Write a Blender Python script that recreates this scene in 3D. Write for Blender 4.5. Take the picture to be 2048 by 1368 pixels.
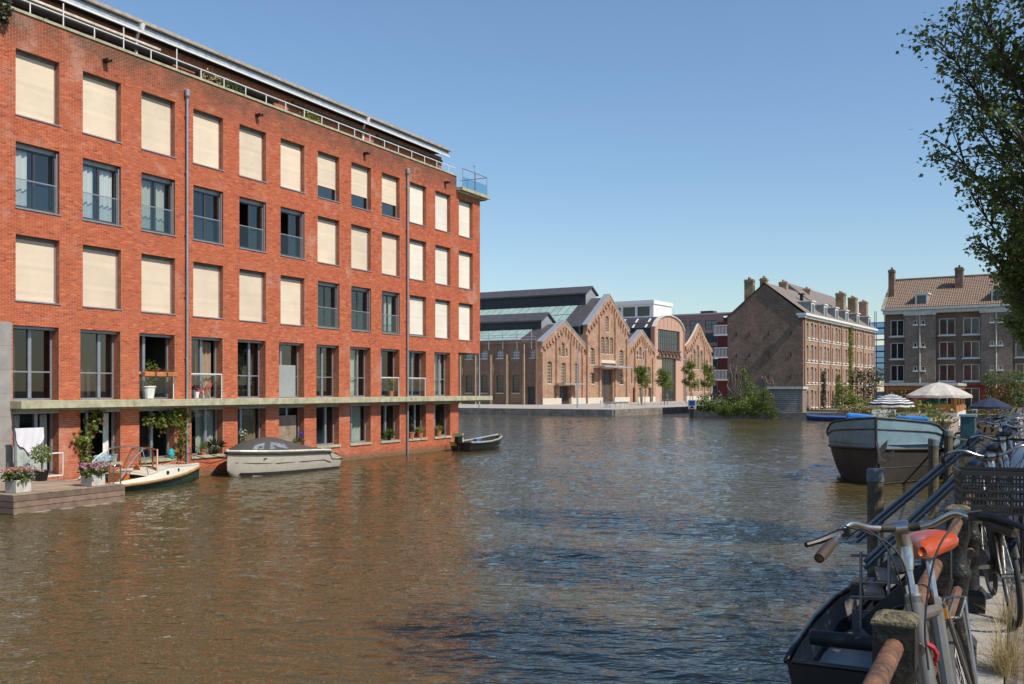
import bpy, math, random
from mathutils import Vector, Matrix
import numpy as np
R = math.radians
for o in list(bpy.data.objects): bpy.data.objects.remove(o)
scene = bpy.context.scene
col = scene.collection
random.seed(7); rng = np.random.default_rng(7)

# ------------------------------------------------------------------ camera, sky, sun, exposure
cam_d = bpy.data.cameras.new('camera'); cam = bpy.data.objects.new('camera', cam_d); col.objects.link(cam)
cam.location = (0, 0, 3.4); cam.rotation_euler = (R(90), 0, 0)
cam_d.sensor_width = 36; cam_d.lens = 35.0; cam_d.shift_y = 96/2048
cam_d.clip_start = .1; cam_d.clip_end = 6000
scene.camera = cam
SUN_H = Vector((.805, -.593, 0)).normalized(); SUN_EL = R(48)
sunv = Vector((SUN_H.x*math.cos(SUN_EL), SUN_H.y*math.cos(SUN_EL), math.sin(SUN_EL)))
world = bpy.data.worlds.new('World'); scene.world = world; world.use_nodes = True
wn = world.node_tree
sky = wn.nodes.new('ShaderNodeTexSky'); sky.sky_type = 'NISHITA'; sky.sun_disc = False
sky.sun_elevation = SUN_EL; sky.sun_rotation = math.atan2(SUN_H.x, SUN_H.y)
sky.air_density = 1.3; sky.dust_density = .2; sky.ozone_density = 6; sky.altitude = 0
wn.nodes['Background'].inputs[1].default_value = .122
wn.links.new(sky.outputs[0], wn.nodes['Background'].inputs[0])
sl = bpy.data.lights.new('sun', 'SUN'); sl.energy = 4.6; sl.angle = R(.53); sl.color = (1, .92, .80)
so = bpy.data.objects.new('sun', sl); col.objects.link(so)
so.rotation_euler = sunv.to_track_quat('Z', 'Y').to_euler(); so.location = sunv*300
vs = scene.view_settings
vs.view_transform = 'Standard'; vs.look = 'None'; vs.exposure = .16; vs.gamma = 1; vs.use_curve_mapping = False

# ------------------------------------------------------------------ helpers
class MB:
    def __init__(s): s.v = []; s.f = []
    def add(s, v, f):
        n = len(s.v); s.v.extend(tuple(p) for p in v); s.f.extend(tuple(i+n for i in q) for q in f); return s
    def box(s, x0, x1, y0, y1, z0, z1):
        return s.add([(x0,y0,z0),(x1,y0,z0),(x1,y1,z0),(x0,y1,z0),(x0,y0,z1),(x1,y0,z1),(x1,y1,z1),(x0,y1,z1)],
                     [(0,3,2,1),(4,5,6,7),(0,1,5,4),(1,2,6,5),(2,3,7,6),(3,0,4,7)])
    def obox(s, c, ax, ay, az):
        c, ax, ay, az = map(Vector, (c, ax, ay, az)); v = []
        for k in (-1, 1):
            for i, j in ((-1,-1),(1,-1),(1,1),(-1,1)): v.append(c+ax*i+ay*j+az*k)
        return s.add(v, [(0,3,2,1),(4,5,6,7),(0,1,5,4),(1,2,6,5),(2,3,7,6),(3,0,4,7)])
    def bar(s, a, b, w, h=None, up=(0,0,1)):          # rectangular bar from a to b
        a, b = Vector(a), Vector(b); d = (b-a)
        if d.length < 1e-6: return s
        dn = d.normalized(); u = Vector(up)
        if abs(dn.dot(u)) > .98: u = Vector((1,0,0))
        sd = dn.cross(u).normalized(); u2 = sd.cross(dn)
        return s.obox((a+b)/2, d/2, sd*(w/2), u2*((h or w)/2))
    def tube(s, pts, r, n=8, closed=False, caps=True):
        P = [Vector(p) for p in pts]; m = len(P); rr = r if isinstance(r, (list, tuple)) else [r]*m
        base = len(s.v); prev = None
        for i, p in enumerate(P):
            if closed: t = P[(i+1) % m]-P[i-1]
            else: t = (P[min(i+1, m-1)]-P[max(i-1, 0)])
            t.normalize()
            if prev is None:
                a = Vector((0,0,1)) if abs(t.z) < .9 else Vector((1,0,0)); nrm = t.cross(a).normalized()
            else:
                nrm = (prev-t*prev.dot(t))
                nrm = nrm.normalized() if nrm.length > 1e-6 else t.orthogonal().normalized()
            prev = nrm; b = t.cross(nrm)
            for k in range(n):
                an = 2*math.pi*k/n; s.v.append(tuple(p+(nrm*math.cos(an)+b*math.sin(an))*rr[i]))
        L = m if closed else m-1
        for i in range(L):
            for k in range(n):
                i2 = (i+1) % m
                s.f.append((base+i*n+k, base+i*n+(k+1) % n, base+i2*n+(k+1) % n, base+i2*n+k))
        if caps and not closed:
            s.f.append(tuple(base+k for k in range(n))[::-1]); s.f.append(tuple(base+(m-1)*n+k for k in range(n)))
        return s
    def lathe(s, prof, n=16, o=(0,0,0), sq=False):
        base = len(s.v); m = len(prof)
        for (r, z) in prof:
            for k in range(n):
                an = 2*math.pi*(k+.5)/n; q = r/math.cos(math.pi/4) if sq else r
                s.v.append((o[0]+q*math.cos(an), o[1]+q*math.sin(an), o[2]+z))
        for i in range(m-1):
            for k in range(n):
                s.f.append((base+i*n+k, base+i*n+(k+1) % n, base+(i+1)*n+(k+1) % n, base+(i+1)*n+k))
        s.f.append(tuple(base+k for k in range(n))[::-1]); s.f.append(tuple(base+(m-1)*n+k for k in range(n)))
        return s
    def prism(s, poly, off):                            # closed 3-D polygon extruded by a vector
        n = len(poly); off = Vector(off); P = [Vector(p) for p in poly]
        return s.add(P+[p+off for p in P], [tuple(range(n))[::-1], tuple(range(n, 2*n))]+[(i, (i+1) % n, n+(i+1) % n, n+i) for i in range(n)])
    def grid(s, rows, thick=None):                      # rows of points -> quads
        m, n = len(rows), len(rows[0]); base = len(s.v)
        for r in rows: s.v.extend(tuple(p) for p in r)
        for i in range(m-1):
            for j in range(n-1): s.f.append((base+i*n+j, base+i*n+j+1, base+(i+1)*n+j+1, base+(i+1)*n+j))
        return s
    def leaves(s, pts, size, up=.35, kind=0, jit=.35):
        for p in pts:
            d = Vector((random.gauss(0,1), random.gauss(0,1), random.gauss(0,.6)-.25)).normalized()
            nr = Vector((random.gauss(0,1), random.gauss(0,1), random.gauss(0,1)+up*3)).normalized()
            sd = d.cross(nr)
            if sd.length < .1: continue
            sd.normalize(); nr = sd.cross(d); L = size*random.uniform(1-jit, 1+jit); p = Vector(p)
            if kind == 1:                                # lobed leaf
                w = L*.5
                q = [p, p+d*L*.25+sd*w*.55, p+d*L*.38+sd*w*.95-nr*.06*L, p+d*L*.55+sd*w*.35, p+d*L*.68+sd*w*.62-nr*.08*L, p+d*L*.72+sd*w*.2, p+d*L-nr*.15*L,
                     p+d*L*.72-sd*w*.2, p+d*L*.68-sd*w*.62-nr*.08*L, p+d*L*.55-sd*w*.35, p+d*L*.38-sd*w*.95-nr*.06*L, p+d*L*.25-sd*w*.55]
                s.add(q, [tuple(range(12))])
            else:
                w = L*.3
                s.add([p, p+d*L*.45+sd*w+nr*.05*L, p+d*L-nr*.1*L, p+d*L*.45-sd*w+nr*.05*L], [(0,1,2,3)])
        return s
    def build(s, name, m, parent=None, smooth=False, bevel=0, kind=None):
        me = bpy.data.meshes.new(name); me.from_pydata(s.v, [], s.f)
        if m is not None: me.materials.append(m)
        if smooth: me.polygons.foreach_set('use_smooth', [True]*len(me.polygons))
        o = bpy.data.objects.new(name, me); col.objects.link(o)
        if parent: o.parent = parent
        if bevel:
            b = o.modifiers.new('bevel', 'BEVEL'); b.width = bevel; b.segments = 2; b.limit_method = 'ANGLE'
        if smooth == 'auto':
            me.polygons.foreach_set('use_smooth', [True]*len(me.polygons)); me.set_sharp_from_angle(angle=R(40))
        if kind: o['kind'] = kind
        return o

def build_each(mb, name, m, parent=None, **kw):
    par = list(range(len(mb.v)))
    def fnd(a):
        while par[a] != a: par[a] = par[par[a]]; a = par[a]
        return a
    for f in mb.f:
        r = fnd(f[0])
        for i in f[1:]: par[fnd(i)] = r
    isl = {}
    for f in mb.f: isl.setdefault(fnd(f[0]), []).append(f)
    out = []
    for fs in isl.values():
        ids = sorted({i for f in fs for i in f}); mp = {i: n for n, i in enumerate(ids)}; q = MB()
        q.v = [mb.v[i] for i in ids]; q.f = [tuple(mp[i] for i in f) for f in fs]; out.append(q.build(name, m, parent, **kw))
    return out
def thing(name, label, cat, loc=(0,0,0), rz=0, group=None):
    o = bpy.data.objects.new(name, None); col.objects.link(o); o.location = loc; o.rotation_euler = (0,0,rz)
    o.empty_display_size = .2; return tag(o, label, cat, group)
def tag(o, label, cat, group=None):
    o['label'] = label; o['category'] = cat
    if group: o['group'] = group
    return o
def struct(o): o['kind'] = 'structure'; return o
def copy_tree(o, parent=None):
    c = o.copy(); col.objects.link(c); c.parent = parent
    for ch in list(o.children): copy_tree(ch, c)
    return c
ORD = ['first','second','third','fourth','fifth','sixth','seventh','eighth','ninth','tenth','eleventh','twelfth']
def arc(c, r, a0, a1, n, ax=(1,0,0), ay=(0,0,1)):
    c, ax, ay = Vector(c), Vector(ax), Vector(ay)
    return [c+ax*(r*math.cos(a0+(a1-a0)*i/n))+ay*(r*math.sin(a0+(a1-a0)*i/n)) for i in range(n+1)]
def bez(p, n=12):                                        # Catmull-Rom through the points
    P = [Vector(q) for q in p]; P = [P[0]*2-P[1]]+P+[P[-1]*2-P[-2]]; out = []
    for i in range(1, len(P)-2):
        a, b, c, d = P[i-1:i+3]
        for k in range(n):
            t = k/n; out.append(.5*((2*b)+(c-a)*t+(2*a-5*b+4*c-d)*t*t+(3*b-a-3*c+d)*t**3))
    return out+[P[-2]]
def ell(c, r, n, shell=.55):
    out = []
    while len(out) < n:
        v = Vector((random.uniform(-1,1), random.uniform(-1,1), random.uniform(-1,1)))
        if shell < v.length < 1 or (v.length < 1 and random.random() < .25): out.append(Vector((c[0]+v.x*r[0], c[1]+v.y*r[1], c[2]+v.z*r[2])))
    return out
def wall(mb, top, z0, holes, y0, y1, mp=lambda a, b, z: (a, b, z)):
    """wall along the first axis: top = [(a, z)...], rectangular holes (a0, a1, z0, z1), thickness y0..y1"""
    br = sorted(set([round(p[0], 4) for p in top]+[round(h[i], 4) for h in holes for i in (0, 1)]))
    br = [b for b in br if top[0][0]-1e-6 <= b <= top[-1][0]+1e-6]
    def tz(a, side):
        for (p, q) in zip(top[:-1], top[1:]):
            if p[0]-1e-6 <= a <= q[0]+1e-6 and q[0]-p[0] > 1e-5:
                if side > 0 and abs(a-q[0]) < 1e-5 and q is not top[-1]: continue
                return p[1]+(q[1]-p[1])*(a-p[0])/(q[0]-p[0])
        return top[-1][1]
    for a0, a1 in zip(br[:-1], br[1:]):
        if a1-a0 < 1e-4: continue
        m = (a0+a1)/2; hs = sorted([(h[2], h[3]) for h in holes if h[0] < m < h[1]]); z = z0; seg = []
        for (p, q) in hs:
            if p > z+1e-4: seg.append((z, p, p))
            z = max(z, q)
        seg.append((z, tz(a0, 1), tz(a1, -1)))
        for (zl, t0, t1) in seg:
            if max(t0, t1) <= zl+1e-3: continue
            v = [mp(a, b, zz) for b in (y0, y1) for (a, zz) in ((a0, zl), (a1, zl), (a1, t1), (a0, t0))]
            mb.add(v, [(0,1,2,3),(7,6,5,4),(0,4,5,1),(1,5,6,2),(2,6,7,3),(3,7,4,0)])
    return mb

# ------------------------------------------------------------------ materials
MATS = {}
def nt(name):
    m = bpy.data.materials.new(name); m.use_nodes = True; t = m.node_tree
    return m, t, t.nodes['Principled BSDF'], lambda k: t.nodes.new('ShaderNode'+k), t.links.new
def mat(name, c, rough=.7, metal=0, var=.18, scale=4, bump=0, bscale=30, island=0, spec=.5, c2=None, coat=0):
    if name in MATS: return MATS[name]
    m, t, P, N, L = nt(name)
    P.inputs['Roughness'].default_value = rough; P.inputs['Metallic'].default_value = metal
    P.inputs['Specular IOR Level'].default_value = spec; P.inputs['Coat Weight'].default_value = coat
    tc = N('TexCoord'); no = N('TexNoise'); no.inputs['Scale'].default_value = scale; no.inputs['Detail'].default_value = 6
    no.inputs['Roughness'].default_value = .65
    L(tc.outputs['Object'], no.inputs['Vector'])
    rp = N('ValToRGB'); c2 = c2 or tuple(min(1, x*(1-2*var)) for x in c)
    c1 = c if c2 is not None and var == 0 else tuple(min(1, x*(1+var)) for x in c)
    rp.color_ramp.elements[0].color = (*c2, 1); rp.color_ramp.elements[1].color = (*c1, 1)
    rp.color_ramp.elements[0].position = .3; rp.color_ramp.elements[1].position = .7
    L(no.outputs['Fac'], rp.inputs[0]); out = rp.outputs[0]
    if island:
        g = N('NewGeometry'); oi = N('ObjectInfo'); ad = N('Math'); ad.operation = 'ADD'
        L(g.outputs['Random Per Island'], ad.inputs[0]); L(oi.outputs['Random'], ad.inputs[1])
        fr = N('Math'); fr.operation = 'FRACT'; L(ad.outputs[0], fr.inputs[0])
        mr = N('MapRange'); mr.inputs['To Min'].default_value = 1-island; mr.inputs['To Max'].default_value = 1+island; L(fr.outputs[0], mr.inputs[0])
        mx = N('VectorMath'); mx.operation = 'SCALE'; L(out, mx.inputs[0]); L(mr.outputs[0], mx.inputs['Scale']); out = mx.outputs[0]
    L(out, P.inputs['Base Color'])
    if bump:
        n2 = N('TexNoise'); n2.inputs['Scale'].default_value = bscale; n2.inputs['Detail'].default_value = 4; L(tc.outputs['Object'], n2.inputs['Vector'])
        b = N('Bump'); b.inputs['Strength'].default_value = bump; b.inputs['Distance'].default_value = .02
        L(n2.outputs['Fac'], b.inputs['Height']); L(b.outputs[0], P.inputs['Normal'])
    MATS[name] = m; return m
def brick_mat(name, c1, c2, mort, bw=.22, bh=.0625, stain=(.35, 1.15), ss=.5, bump=.5, mscale=.012):
    m, t, P, N, L = nt(name); P.inputs['Roughness'].default_value = .88
    tc = N('TexCoord'); sx = N('SeparateXYZ'); L(tc.outputs['Object'], sx.inputs[0])
    a = N('Math'); a.operation = 'ADD'; L(sx.outputs[0], a.inputs[0]); L(sx.outputs[1], a.inputs[1])
    cx = N('CombineXYZ'); L(a.outputs[0], cx.inputs[0]); L(sx.outputs[2], cx.inputs[1])
    br = N('TexBrick'); L(cx.outputs[0], br.inputs['Vector'])
    br.inputs['Scale'].default_value = 1; br.inputs['Brick Width'].default_value = bw; br.inputs['Row Height'].default_value = bh
    br.inputs['Mortar Size'].default_value = mscale; br.inputs['Color1'].default_value = (*c1, 1); br.inputs['Color2'].default_value = (*c2, 1)
    br.inputs['Mortar'].default_value = (*mort, 1); br.inputs['Bias'].default_value = -.1
    no = N('TexNoise'); no.inputs['Scale'].default_value = ss; no.inputs['Detail'].default_value = 8; no.inputs['Roughness'].default_value = .7
    L(tc.outputs['Object'], no.inputs['Vector'])
    mr = N('MapRange'); mr.inputs['From Min'].default_value = .3; mr.inputs['From Max'].default_value = .7
    mr.inputs['To Min'].default_value = stain[0]; mr.inputs['To Max'].default_value = stain[1]; L(no.outputs['Fac'], mr.inputs[0])
    mx = N('VectorMath'); mx.operation = 'SCALE'; L(br.outputs['Color'], mx.inputs[0]); L(mr.outputs[0], mx.inputs['Scale'])
    n5 = N('TexNoise'); n5.inputs['Scale'].default_value = 5.5; n5.inputs['Detail'].default_value = 5; n5.inputs['Roughness'].default_value = .8; L(tc.outputs['Object'], n5.inputs['Vector'])
    m5 = N('MapRange'); m5.inputs['From Min'].default_value = .35; m5.inputs['From Max'].default_value = .65; m5.inputs['To Min'].default_value = .68; m5.inputs['To Max'].default_value = 1.32; L(n5.outputs['Fac'], m5.inputs[0])
    m6 = N('VectorMath'); m6.operation = 'SCALE'; L(mx.outputs[0], m6.inputs[0]); L(m5.outputs[0], m6.inputs['Scale']); L(m6.outputs[0], P.inputs['Base Color'])
    b = N('Bump'); b.inputs['Strength'].default_value = bump; b.inputs['Distance'].default_value = .02; b.invert = True
    L(br.outputs['Fac'], b.inputs['Height']); L(b.outputs[0], P.inputs['Normal'])
    MATS[name] = m; return m
def glass_mat(name, tint=(.7,.75,.75), refl=1.0, rough=.0):
    m, t, P, N, L = nt(name); t.nodes.remove(P)
    lw = N('LayerWeight'); lw.inputs[0].default_value = .5; pw_ = N('Math'); pw_.operation = 'POWER'; pw_.inputs[1].default_value = 4; L(lw.outputs['Facing'], pw_.inputs[0])
    mu = N('Math'); mu.operation = 'MULTIPLY_ADD'; mu.inputs[1].default_value = .9; mu.inputs[2].default_value = .055*refl; mu.use_clamp = True
    L(pw_.outputs[0], mu.inputs[0]); tr = N('BsdfTransparent'); tr.inputs[0].default_value = (*tint, 1)
    gl = N('BsdfGlossy'); gl.inputs['Roughness'].default_value = rough; mx = N('MixShader')
    L(mu.outputs[0], mx.inputs[0]); L(tr.outputs[0], mx.inputs[1]); L(gl.outputs[0], mx.inputs[2])
    L(mx.outputs[0], t.nodes['Material Output'].inputs[0]); MATS[name] = m; return m
def leaf_mat(name, c, c2, trans=.35):
    m, t, P, N, L = nt(name); t.nodes.remove(P)
    g = N('NewGeometry'); oi = N('ObjectInfo'); ad = N('Math'); ad.operation = 'ADD'
    L(g.outputs['Random Per Island'], ad.inputs[0]); L(oi.outputs['Random'], ad.inputs[1])
    fr = N('Math'); fr.operation = 'FRACT'; L(ad.outputs[0], fr.inputs[0])
    rp = N('ValToRGB'); rp.color_ramp.elements[0].color = (*c, 1); rp.color_ramp.elements[1].color = (*c2, 1); L(fr.outputs[0], rp.inputs[0])
    d = N('BsdfPrincipled'); d.inputs['Roughness'].default_value = .45; L(rp.outputs[0], d.inputs['Base Color'])
    tl = N('BsdfTranslucent'); L(rp.outputs[0], tl.inputs[0]); mx = N('MixShader'); mx.inputs[0].default_value = trans
    L(d.outputs[0], mx.inputs[1]); L(tl.outputs[0], mx.inputs[2]); L(mx.outputs[0], t.nodes['Material Output'].inputs[0])
    MATS[name] = m; return m

m_conc = mat('concrete', (.42,.41,.38), .85, bump=.3)
m_greenconc = mat('mossy concrete', (.41,.39,.27), .85, c2=(.24,.235,.14), scale=3, bump=.3)
m_alu = mat('grey aluminium', (.33,.34,.37), .45, .5, var=.08)
m_darkalu = mat('dark window frame', (.05,.055,.06), .4, .2, var=.1)
m_white = mat('white paint', (.72,.72,.70), .5, var=.06)
m_blind = mat('beige blind', (.66,.55,.415), .85, var=.05, scale=.9, island=.06, bump=.25, bscale=9)
m_blindw = mat('pale blind', (.72,.66,.56), .85, var=.05, scale=.9, island=.05, bump=.25, bscale=9)
m_black = mat('black metal', (.018,.018,.018), .4, .3, var=.2)
m_rubber = mat('black rubber', (.02,.02,.02), .7, var=.2)
m_steel = mat('worn steel', (.30,.28,.255), .42, .6, var=.15, scale=20)
m_chrome = mat('chrome', (.50,.48,.45), .28, 1, var=.12, scale=30)
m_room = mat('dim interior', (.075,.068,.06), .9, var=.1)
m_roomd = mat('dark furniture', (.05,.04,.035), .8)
m_curtain = mat('white curtain', (.70,.70,.66), .9, var=.03)
m_curtaind = mat('brown curtain', (.30,.22,.14), .9, var=.05)
m_curtaing = mat('green grey curtain', (.50,.53,.43), .9, var=.05)
m_glass = glass_mat('window glass', (.80,.84,.85), 2.2)
m_glassd = glass_mat('dim glass', (.22,.26,.28), 1.6)
m_balglass = glass_mat('balustrade glass', (.80,.86,.88), 1.3)
m_farglass = mat('far window glass', (.02,.025,.03), .06, 0, var=.3, scale=.4, spec=.8)
m_terra = mat('terracotta', (.45,.17,.07), .8)
m_bark = mat('bark', (.10,.075,.05), .9, bump=.8, bscale=25)
m_wood = mat('weathered wood', (.34,.26,.19), .8, c2=(.19,.14,.10), scale=2.5, bump=.4, bscale=40, island=.18)
m_varn = mat('varnished wood', (.36,.11,.03), .28, var=.25, scale=3, coat=.5)
m_leafA = leaf_mat('tree leaf', (.085,.135,.028), (.23,.28,.07), .5)
m_leafB = leaf_mat('shrub leaf', (.06,.105,.02), (.17,.225,.045), .4)
m_leafC = leaf_mat('vine leaf', (.09,.15,.02), (.24,.27,.05), .4)
m_leafD = leaf_mat('dark shrub leaf', (.02,.03,.012), (.06,.07,.03), .25)
m_leafR = leaf_mat('red vine leaf', (.12,.02,.015), (.25,.05,.03), .35)
m_straw = leaf_mat('dry grass', (.32,.24,.11), (.50,.40,.20), .3)
m_pink = leaf_mat('pink flower', (.55,.20,.32), (.72,.45,.50), .3)
m_yellow = leaf_mat('yellow flower', (.55,.40,.02), (.65,.52,.06), .3)
# ------------------------------------------------------------------ water, land, quays
def water_mat():
    m, t, P, N, L = nt('canal water')
    P.inputs['Base Color'].default_value = (.072,.055,.020,1); P.inputs['Roughness'].default_value = .04; P.inputs['IOR'].default_value = 1.333
    tc = N('TexCoord'); mp = N('Mapping'); L(tc.outputs['Object'], mp.inputs[0]); mp.inputs['Rotation'].default_value = (0,0,R(20)); mp.inputs['Scale'].default_value = (.55,1.0,1)
    def noise(sc, det, ro, src): 
        n = N('TexNoise'); n.inputs['Scale'].default_value = sc; n.inputs['Detail'].default_value = det; n.inputs['Roughness'].default_value = ro; L(src, n.inputs['Vector']); return n.outputs['Fac']
    a = noise(2.1, 3, .5, mp.outputs[0]); b = noise(.55, 2, .5, mp.outputs[0]); c = noise(6.5, 2, .5, mp.outputs[0])
    patch = noise(.045, 3, .55, tc.outputs['Object'])
    mr = N('MapRange'); mr.inputs['From Min'].default_value = .38; mr.inputs['From Max'].default_value = .62; mr.inputs['To Min'].default_value = .6; mr.inputs['To Max'].default_value = 1.5; L(patch, mr.inputs[0])
    def mul(x, k):
        q = N('Math'); q.operation = 'MULTIPLY'; L(x, q.inputs[0])
        if isinstance(k, float): q.inputs[1].default_value = k
        else: L(k, q.inputs[1])
        return q.outputs[0]
    def add(x, y): q = N('Math'); q.operation = 'ADD'; L(x, q.inputs[0]); L(y, q.inputs[1]); return q.outputs[0]
    h = add(add(mul(a, .075), mul(c, .045)), mul(b, .02)); h = mul(h, mr.outputs[0])
    sp_ = N('SeparateXYZ'); L(tc.outputs['Object'], sp_.inputs[0]); dm = N('MapRange'); dm.inputs['From Min'].default_value = 120; dm.inputs['From Max'].default_value = 130; dm.inputs['To Min'].default_value = 1; dm.inputs['To Max'].default_value = 2.6; L(sp_.outputs[1], dm.inputs[0]); h = mul(h, dm.outputs[0])
    bp = N('Bump'); bp.inputs['Strength'].default_value = 1; bp.inputs['Distance'].default_value = 1.0; L(h, bp.inputs['Height']); L(bp.outputs[0], P.inputs['Normal'])
    return m
# rippled surface: a fine wave mesh on the near half of the basin, flat beyond
WX0, WX1, WY0, WY1, WS = -18.0, 56.0, 3.0, 126.0, .1
gx = np.concatenate([np.arange(WX0, 16, WS), np.arange(16, WX1+.1, .32)]); gy = np.concatenate([np.arange(WY0, 46, WS), np.arange(46, 66, .2), np.arange(66, WY1, .35)]); GX, GY = np.meshgrid(gx, gy); GZ = np.zeros_like(GX)
for i in range(46):
    lam = float(np.exp(rng.uniform(math.log(.25), math.log(1.15)))); an = R(-104)+rng.normal(0, .38); kx, ky = math.cos(an)*2*math.pi/lam, math.sin(an)*2*math.pi/lam
    env = .75+.25*np.sin(GX*rng.uniform(-.5,.5)+GY*rng.uniform(-.5,.5)+rng.uniform(0,6.28))
    GZ += env*.0200*lam/(2*math.pi)*np.sin(kx*GX+ky*GY+rng.uniform(0,6.28))
GZ = GZ+.5*np.maximum(GZ, 0)**2/.02
cl = lambda v: np.clip(v, 0, 1)
GZ *= cl((GX-WX0)/3)*cl((WX1-GX)/1)*cl((GY-WY0)/1)*cl((WY1-GY)/4)
GZ[0,:] = GZ[-1,:] = 0; GZ[:,0] = GZ[:,-1] = 0
ny, nx = GX.shape; V = np.stack([GX, GY, GZ], -1).reshape(-1, 3); idx = np.arange(ny*nx).reshape(ny, nx)
F = np.stack([idx[:-1,:-1], idx[:-1,1:], idx[1:,1:], idx[1:,:-1]], -1).reshape(-1, 4)
n0 = len(V); O = [(-400,-60),(400,-60),(400,500),(-400,500)]; I = [(WX0,WY0),(gx[-1],WY0),(gx[-1],gy[-1]),(WX0,gy[-1])]
V = np.concatenate([V, [(x,y,0) for x, y in O+I]]); F = np.concatenate([F, [(n0+i, n0+(i+1) % 4, n0+4+(i+1) % 4, n0+4+i) for i in range(4)]])
me = bpy.data.meshes.new('water'); me.vertices.add(len(V)); me.vertices.foreach_set('co', V.astype(np.float32).ravel()); me.loops.add(F.size); me.loops.foreach_set('vertex_index', F.astype(np.int32).ravel())
me.polygons.add(len(F)); me.polygons.foreach_set('loop_start', np.arange(0, F.size, 4, dtype=np.int32)); me.polygons.foreach_set('use_smooth', [True]*len(F)); me.update(calc_edges=True); me.validate()
me.materials.append(water_mat()); wo = bpy.data.objects.new('water', me); col.objects.link(wo); struct(wo)
struct(MB().add([(-4000,-4000,-2),(4000,-4000,-2),(4000,4000,-2),(-4000,4000,-2)], [(0,1,2,3)]).build('canal_bed', mat('mud', (.08,.06,.03))))
D = Vector((.458,.889,0)).normalized(); NRM = Vector((D.y,-D.x,0)); ANG = math.atan2(D.y, D.x)
# far quay of the works
IO = Vector((5,171.6,0)); IG = Vector((.5086,.861,0)).normalized(); IL = Vector((-IG.y, IG.x, 0)); IANG = math.atan2(IG.y, IG.x)
C = Vector((13.0,127.7,0))
m_pave = mat('pale paving', (.40,.36,.31), .9, var=.1, scale=.6)
m_quay = mat('quay wall concrete', (.24,.21,.18), .85, c2=(.09,.08,.065), scale=1.2, bump=.4)
pts = [C, C+IG*400, C+IG*400+IL*500, C+IL*500]
WQ = struct(MB().prism([(p.x,p.y,-2) for p in pts], (0,0,2.86)).build('works_quay', m_pave))
k = MB()
for a, d_, n in ((C+IL*-.0, IG, 100), (C, IL, 100)):
    s_ = -1 if d_ is IG else 1
    off = -IL if d_ is IG else -IG
    for i in range(n):
        if i > 60 : break
        p = a+d_*(i*3.0); q = a+d_*(i*3.0+2.97)
        k.prism([(p+off*.25)+Vector((0,0,-1.5)), q+off*.25+Vector((0,0,-1.5)), q+Vector((0,0,-1.5)), p+Vector((0,0,-1.5))], (0,0,2.40))
build_each(k, 'wall_block', m_quay, WQ)
# bank of the old houses
e_ = Vector((.845,-.535,0)).normalized(); e2 = Vector((.535,.845,0)).normalized(); B0 = Vector((22,121.4,0))
m_soil = mat('garden soil', (.20,.16,.09), .95, c2=(.09,.09,.03), scale=.5, bump=.5)
pts = [B0, B0+e_*300, B0+e_*300+e2*600, B0+e2*600]
struct(MB().prism([(p.x,p.y,-2) for p in pts], (0,0,2.75)).build('old_bank', m_soil))
k = MB(); p = B0; q = B0+e_*36
k.prism([p-e2*.3+Vector((0,0,-1)), q-e2*.3+Vector((0,0,-1)), q+Vector((0,0,-1)), p+Vector((0,0,-1))], (0,0,1.80))
k.prism([p-e2*.3-e_*.3+Vector((0,0,-1)), p-e_*.3+e2*60+Vector((0,0,-1)), p+e2*60+Vector((0,0,-1)), p-e2*.3+Vector((0,0,-1))], (0,0,1.803))
struct(k.build('bank_wall', m_quay))
k = MB(); a = Vector((37.5,117.5,.756)); k.add([a, a+e_*5, a+e_*5+e2*45, a+e2*45], [(0,1,2,3)])
struct(k.build('garden_path', mat('brick path', (.30,.17,.10), .9, scale=2)))
# near quay: kerb stones, brick paving
QZ = 1.74
RAIL0 = Vector((1.21,3.14,0))
def qp(t, off, z=QZ): return RAIL0+D*t+NRM*off+Vector((0,0,z))     # t metres along the railing, off to the right of it
edge = -.16
m_paver = brick_mat('street pavers', (.21,.155,.11), (.27,.20,.145), (.13,.105,.08), .205, .052, (.6,1.15), 1.5, 1.0)
MATS['street pavers'].node_tree.nodes['Brick Texture'].inputs['Bias'].default_value = 0
for n_ in MATS['street pavers'].node_tree.nodes:                    # lie flat: use x, y
    if n_.bl_idname == 'ShaderNodeCombineXYZ':
        t_ = MATS['street pavers'].node_tree; sx_ = [q for q in t_.nodes if q.bl_idname == 'ShaderNodeSeparateXYZ'][0]
        t_.links.new(sx_.outputs[0], n_.inputs[0]); t_.links.new(sx_.outputs[1], n_.inputs[1])
k = MB(); k.box(-40,112,-400,-.262,-.12,-.004)
quay = struct(k.build('quay_paving', m_paver)); quay.location = qp(0,0); quay.rotation_euler = (0,0,ANG)
k = MB(); k.box(-40,112,-400,.24,-3.6,-.125)
qw = struct(k.build('quay_wall', mat('quay brick', (.16,.10,.07), .9, var=.2, bump=.5))); qw.location = qp(0,0); qw.rotation_euler = (0,0,ANG)
m_kerb = mat('kerb stone', (.33,.30,.26), .8, var=.12, scale=6, bump=.35, bscale=60, island=.1)
kb = MB().box(0,1.085,-.255,.28,-.30,0); k0 = None
for i in range(-4, 60):
    if k0 is None: k0 = kb.build('kerb_stone', m_kerb, qw, bevel=.012); ks = k0
    else: ks = k0.copy(); col.objects.link(ks); ks.parent = qw
    ks.location = (i*1.1+.3, 0, random.uniform(-.006,.004))
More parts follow.
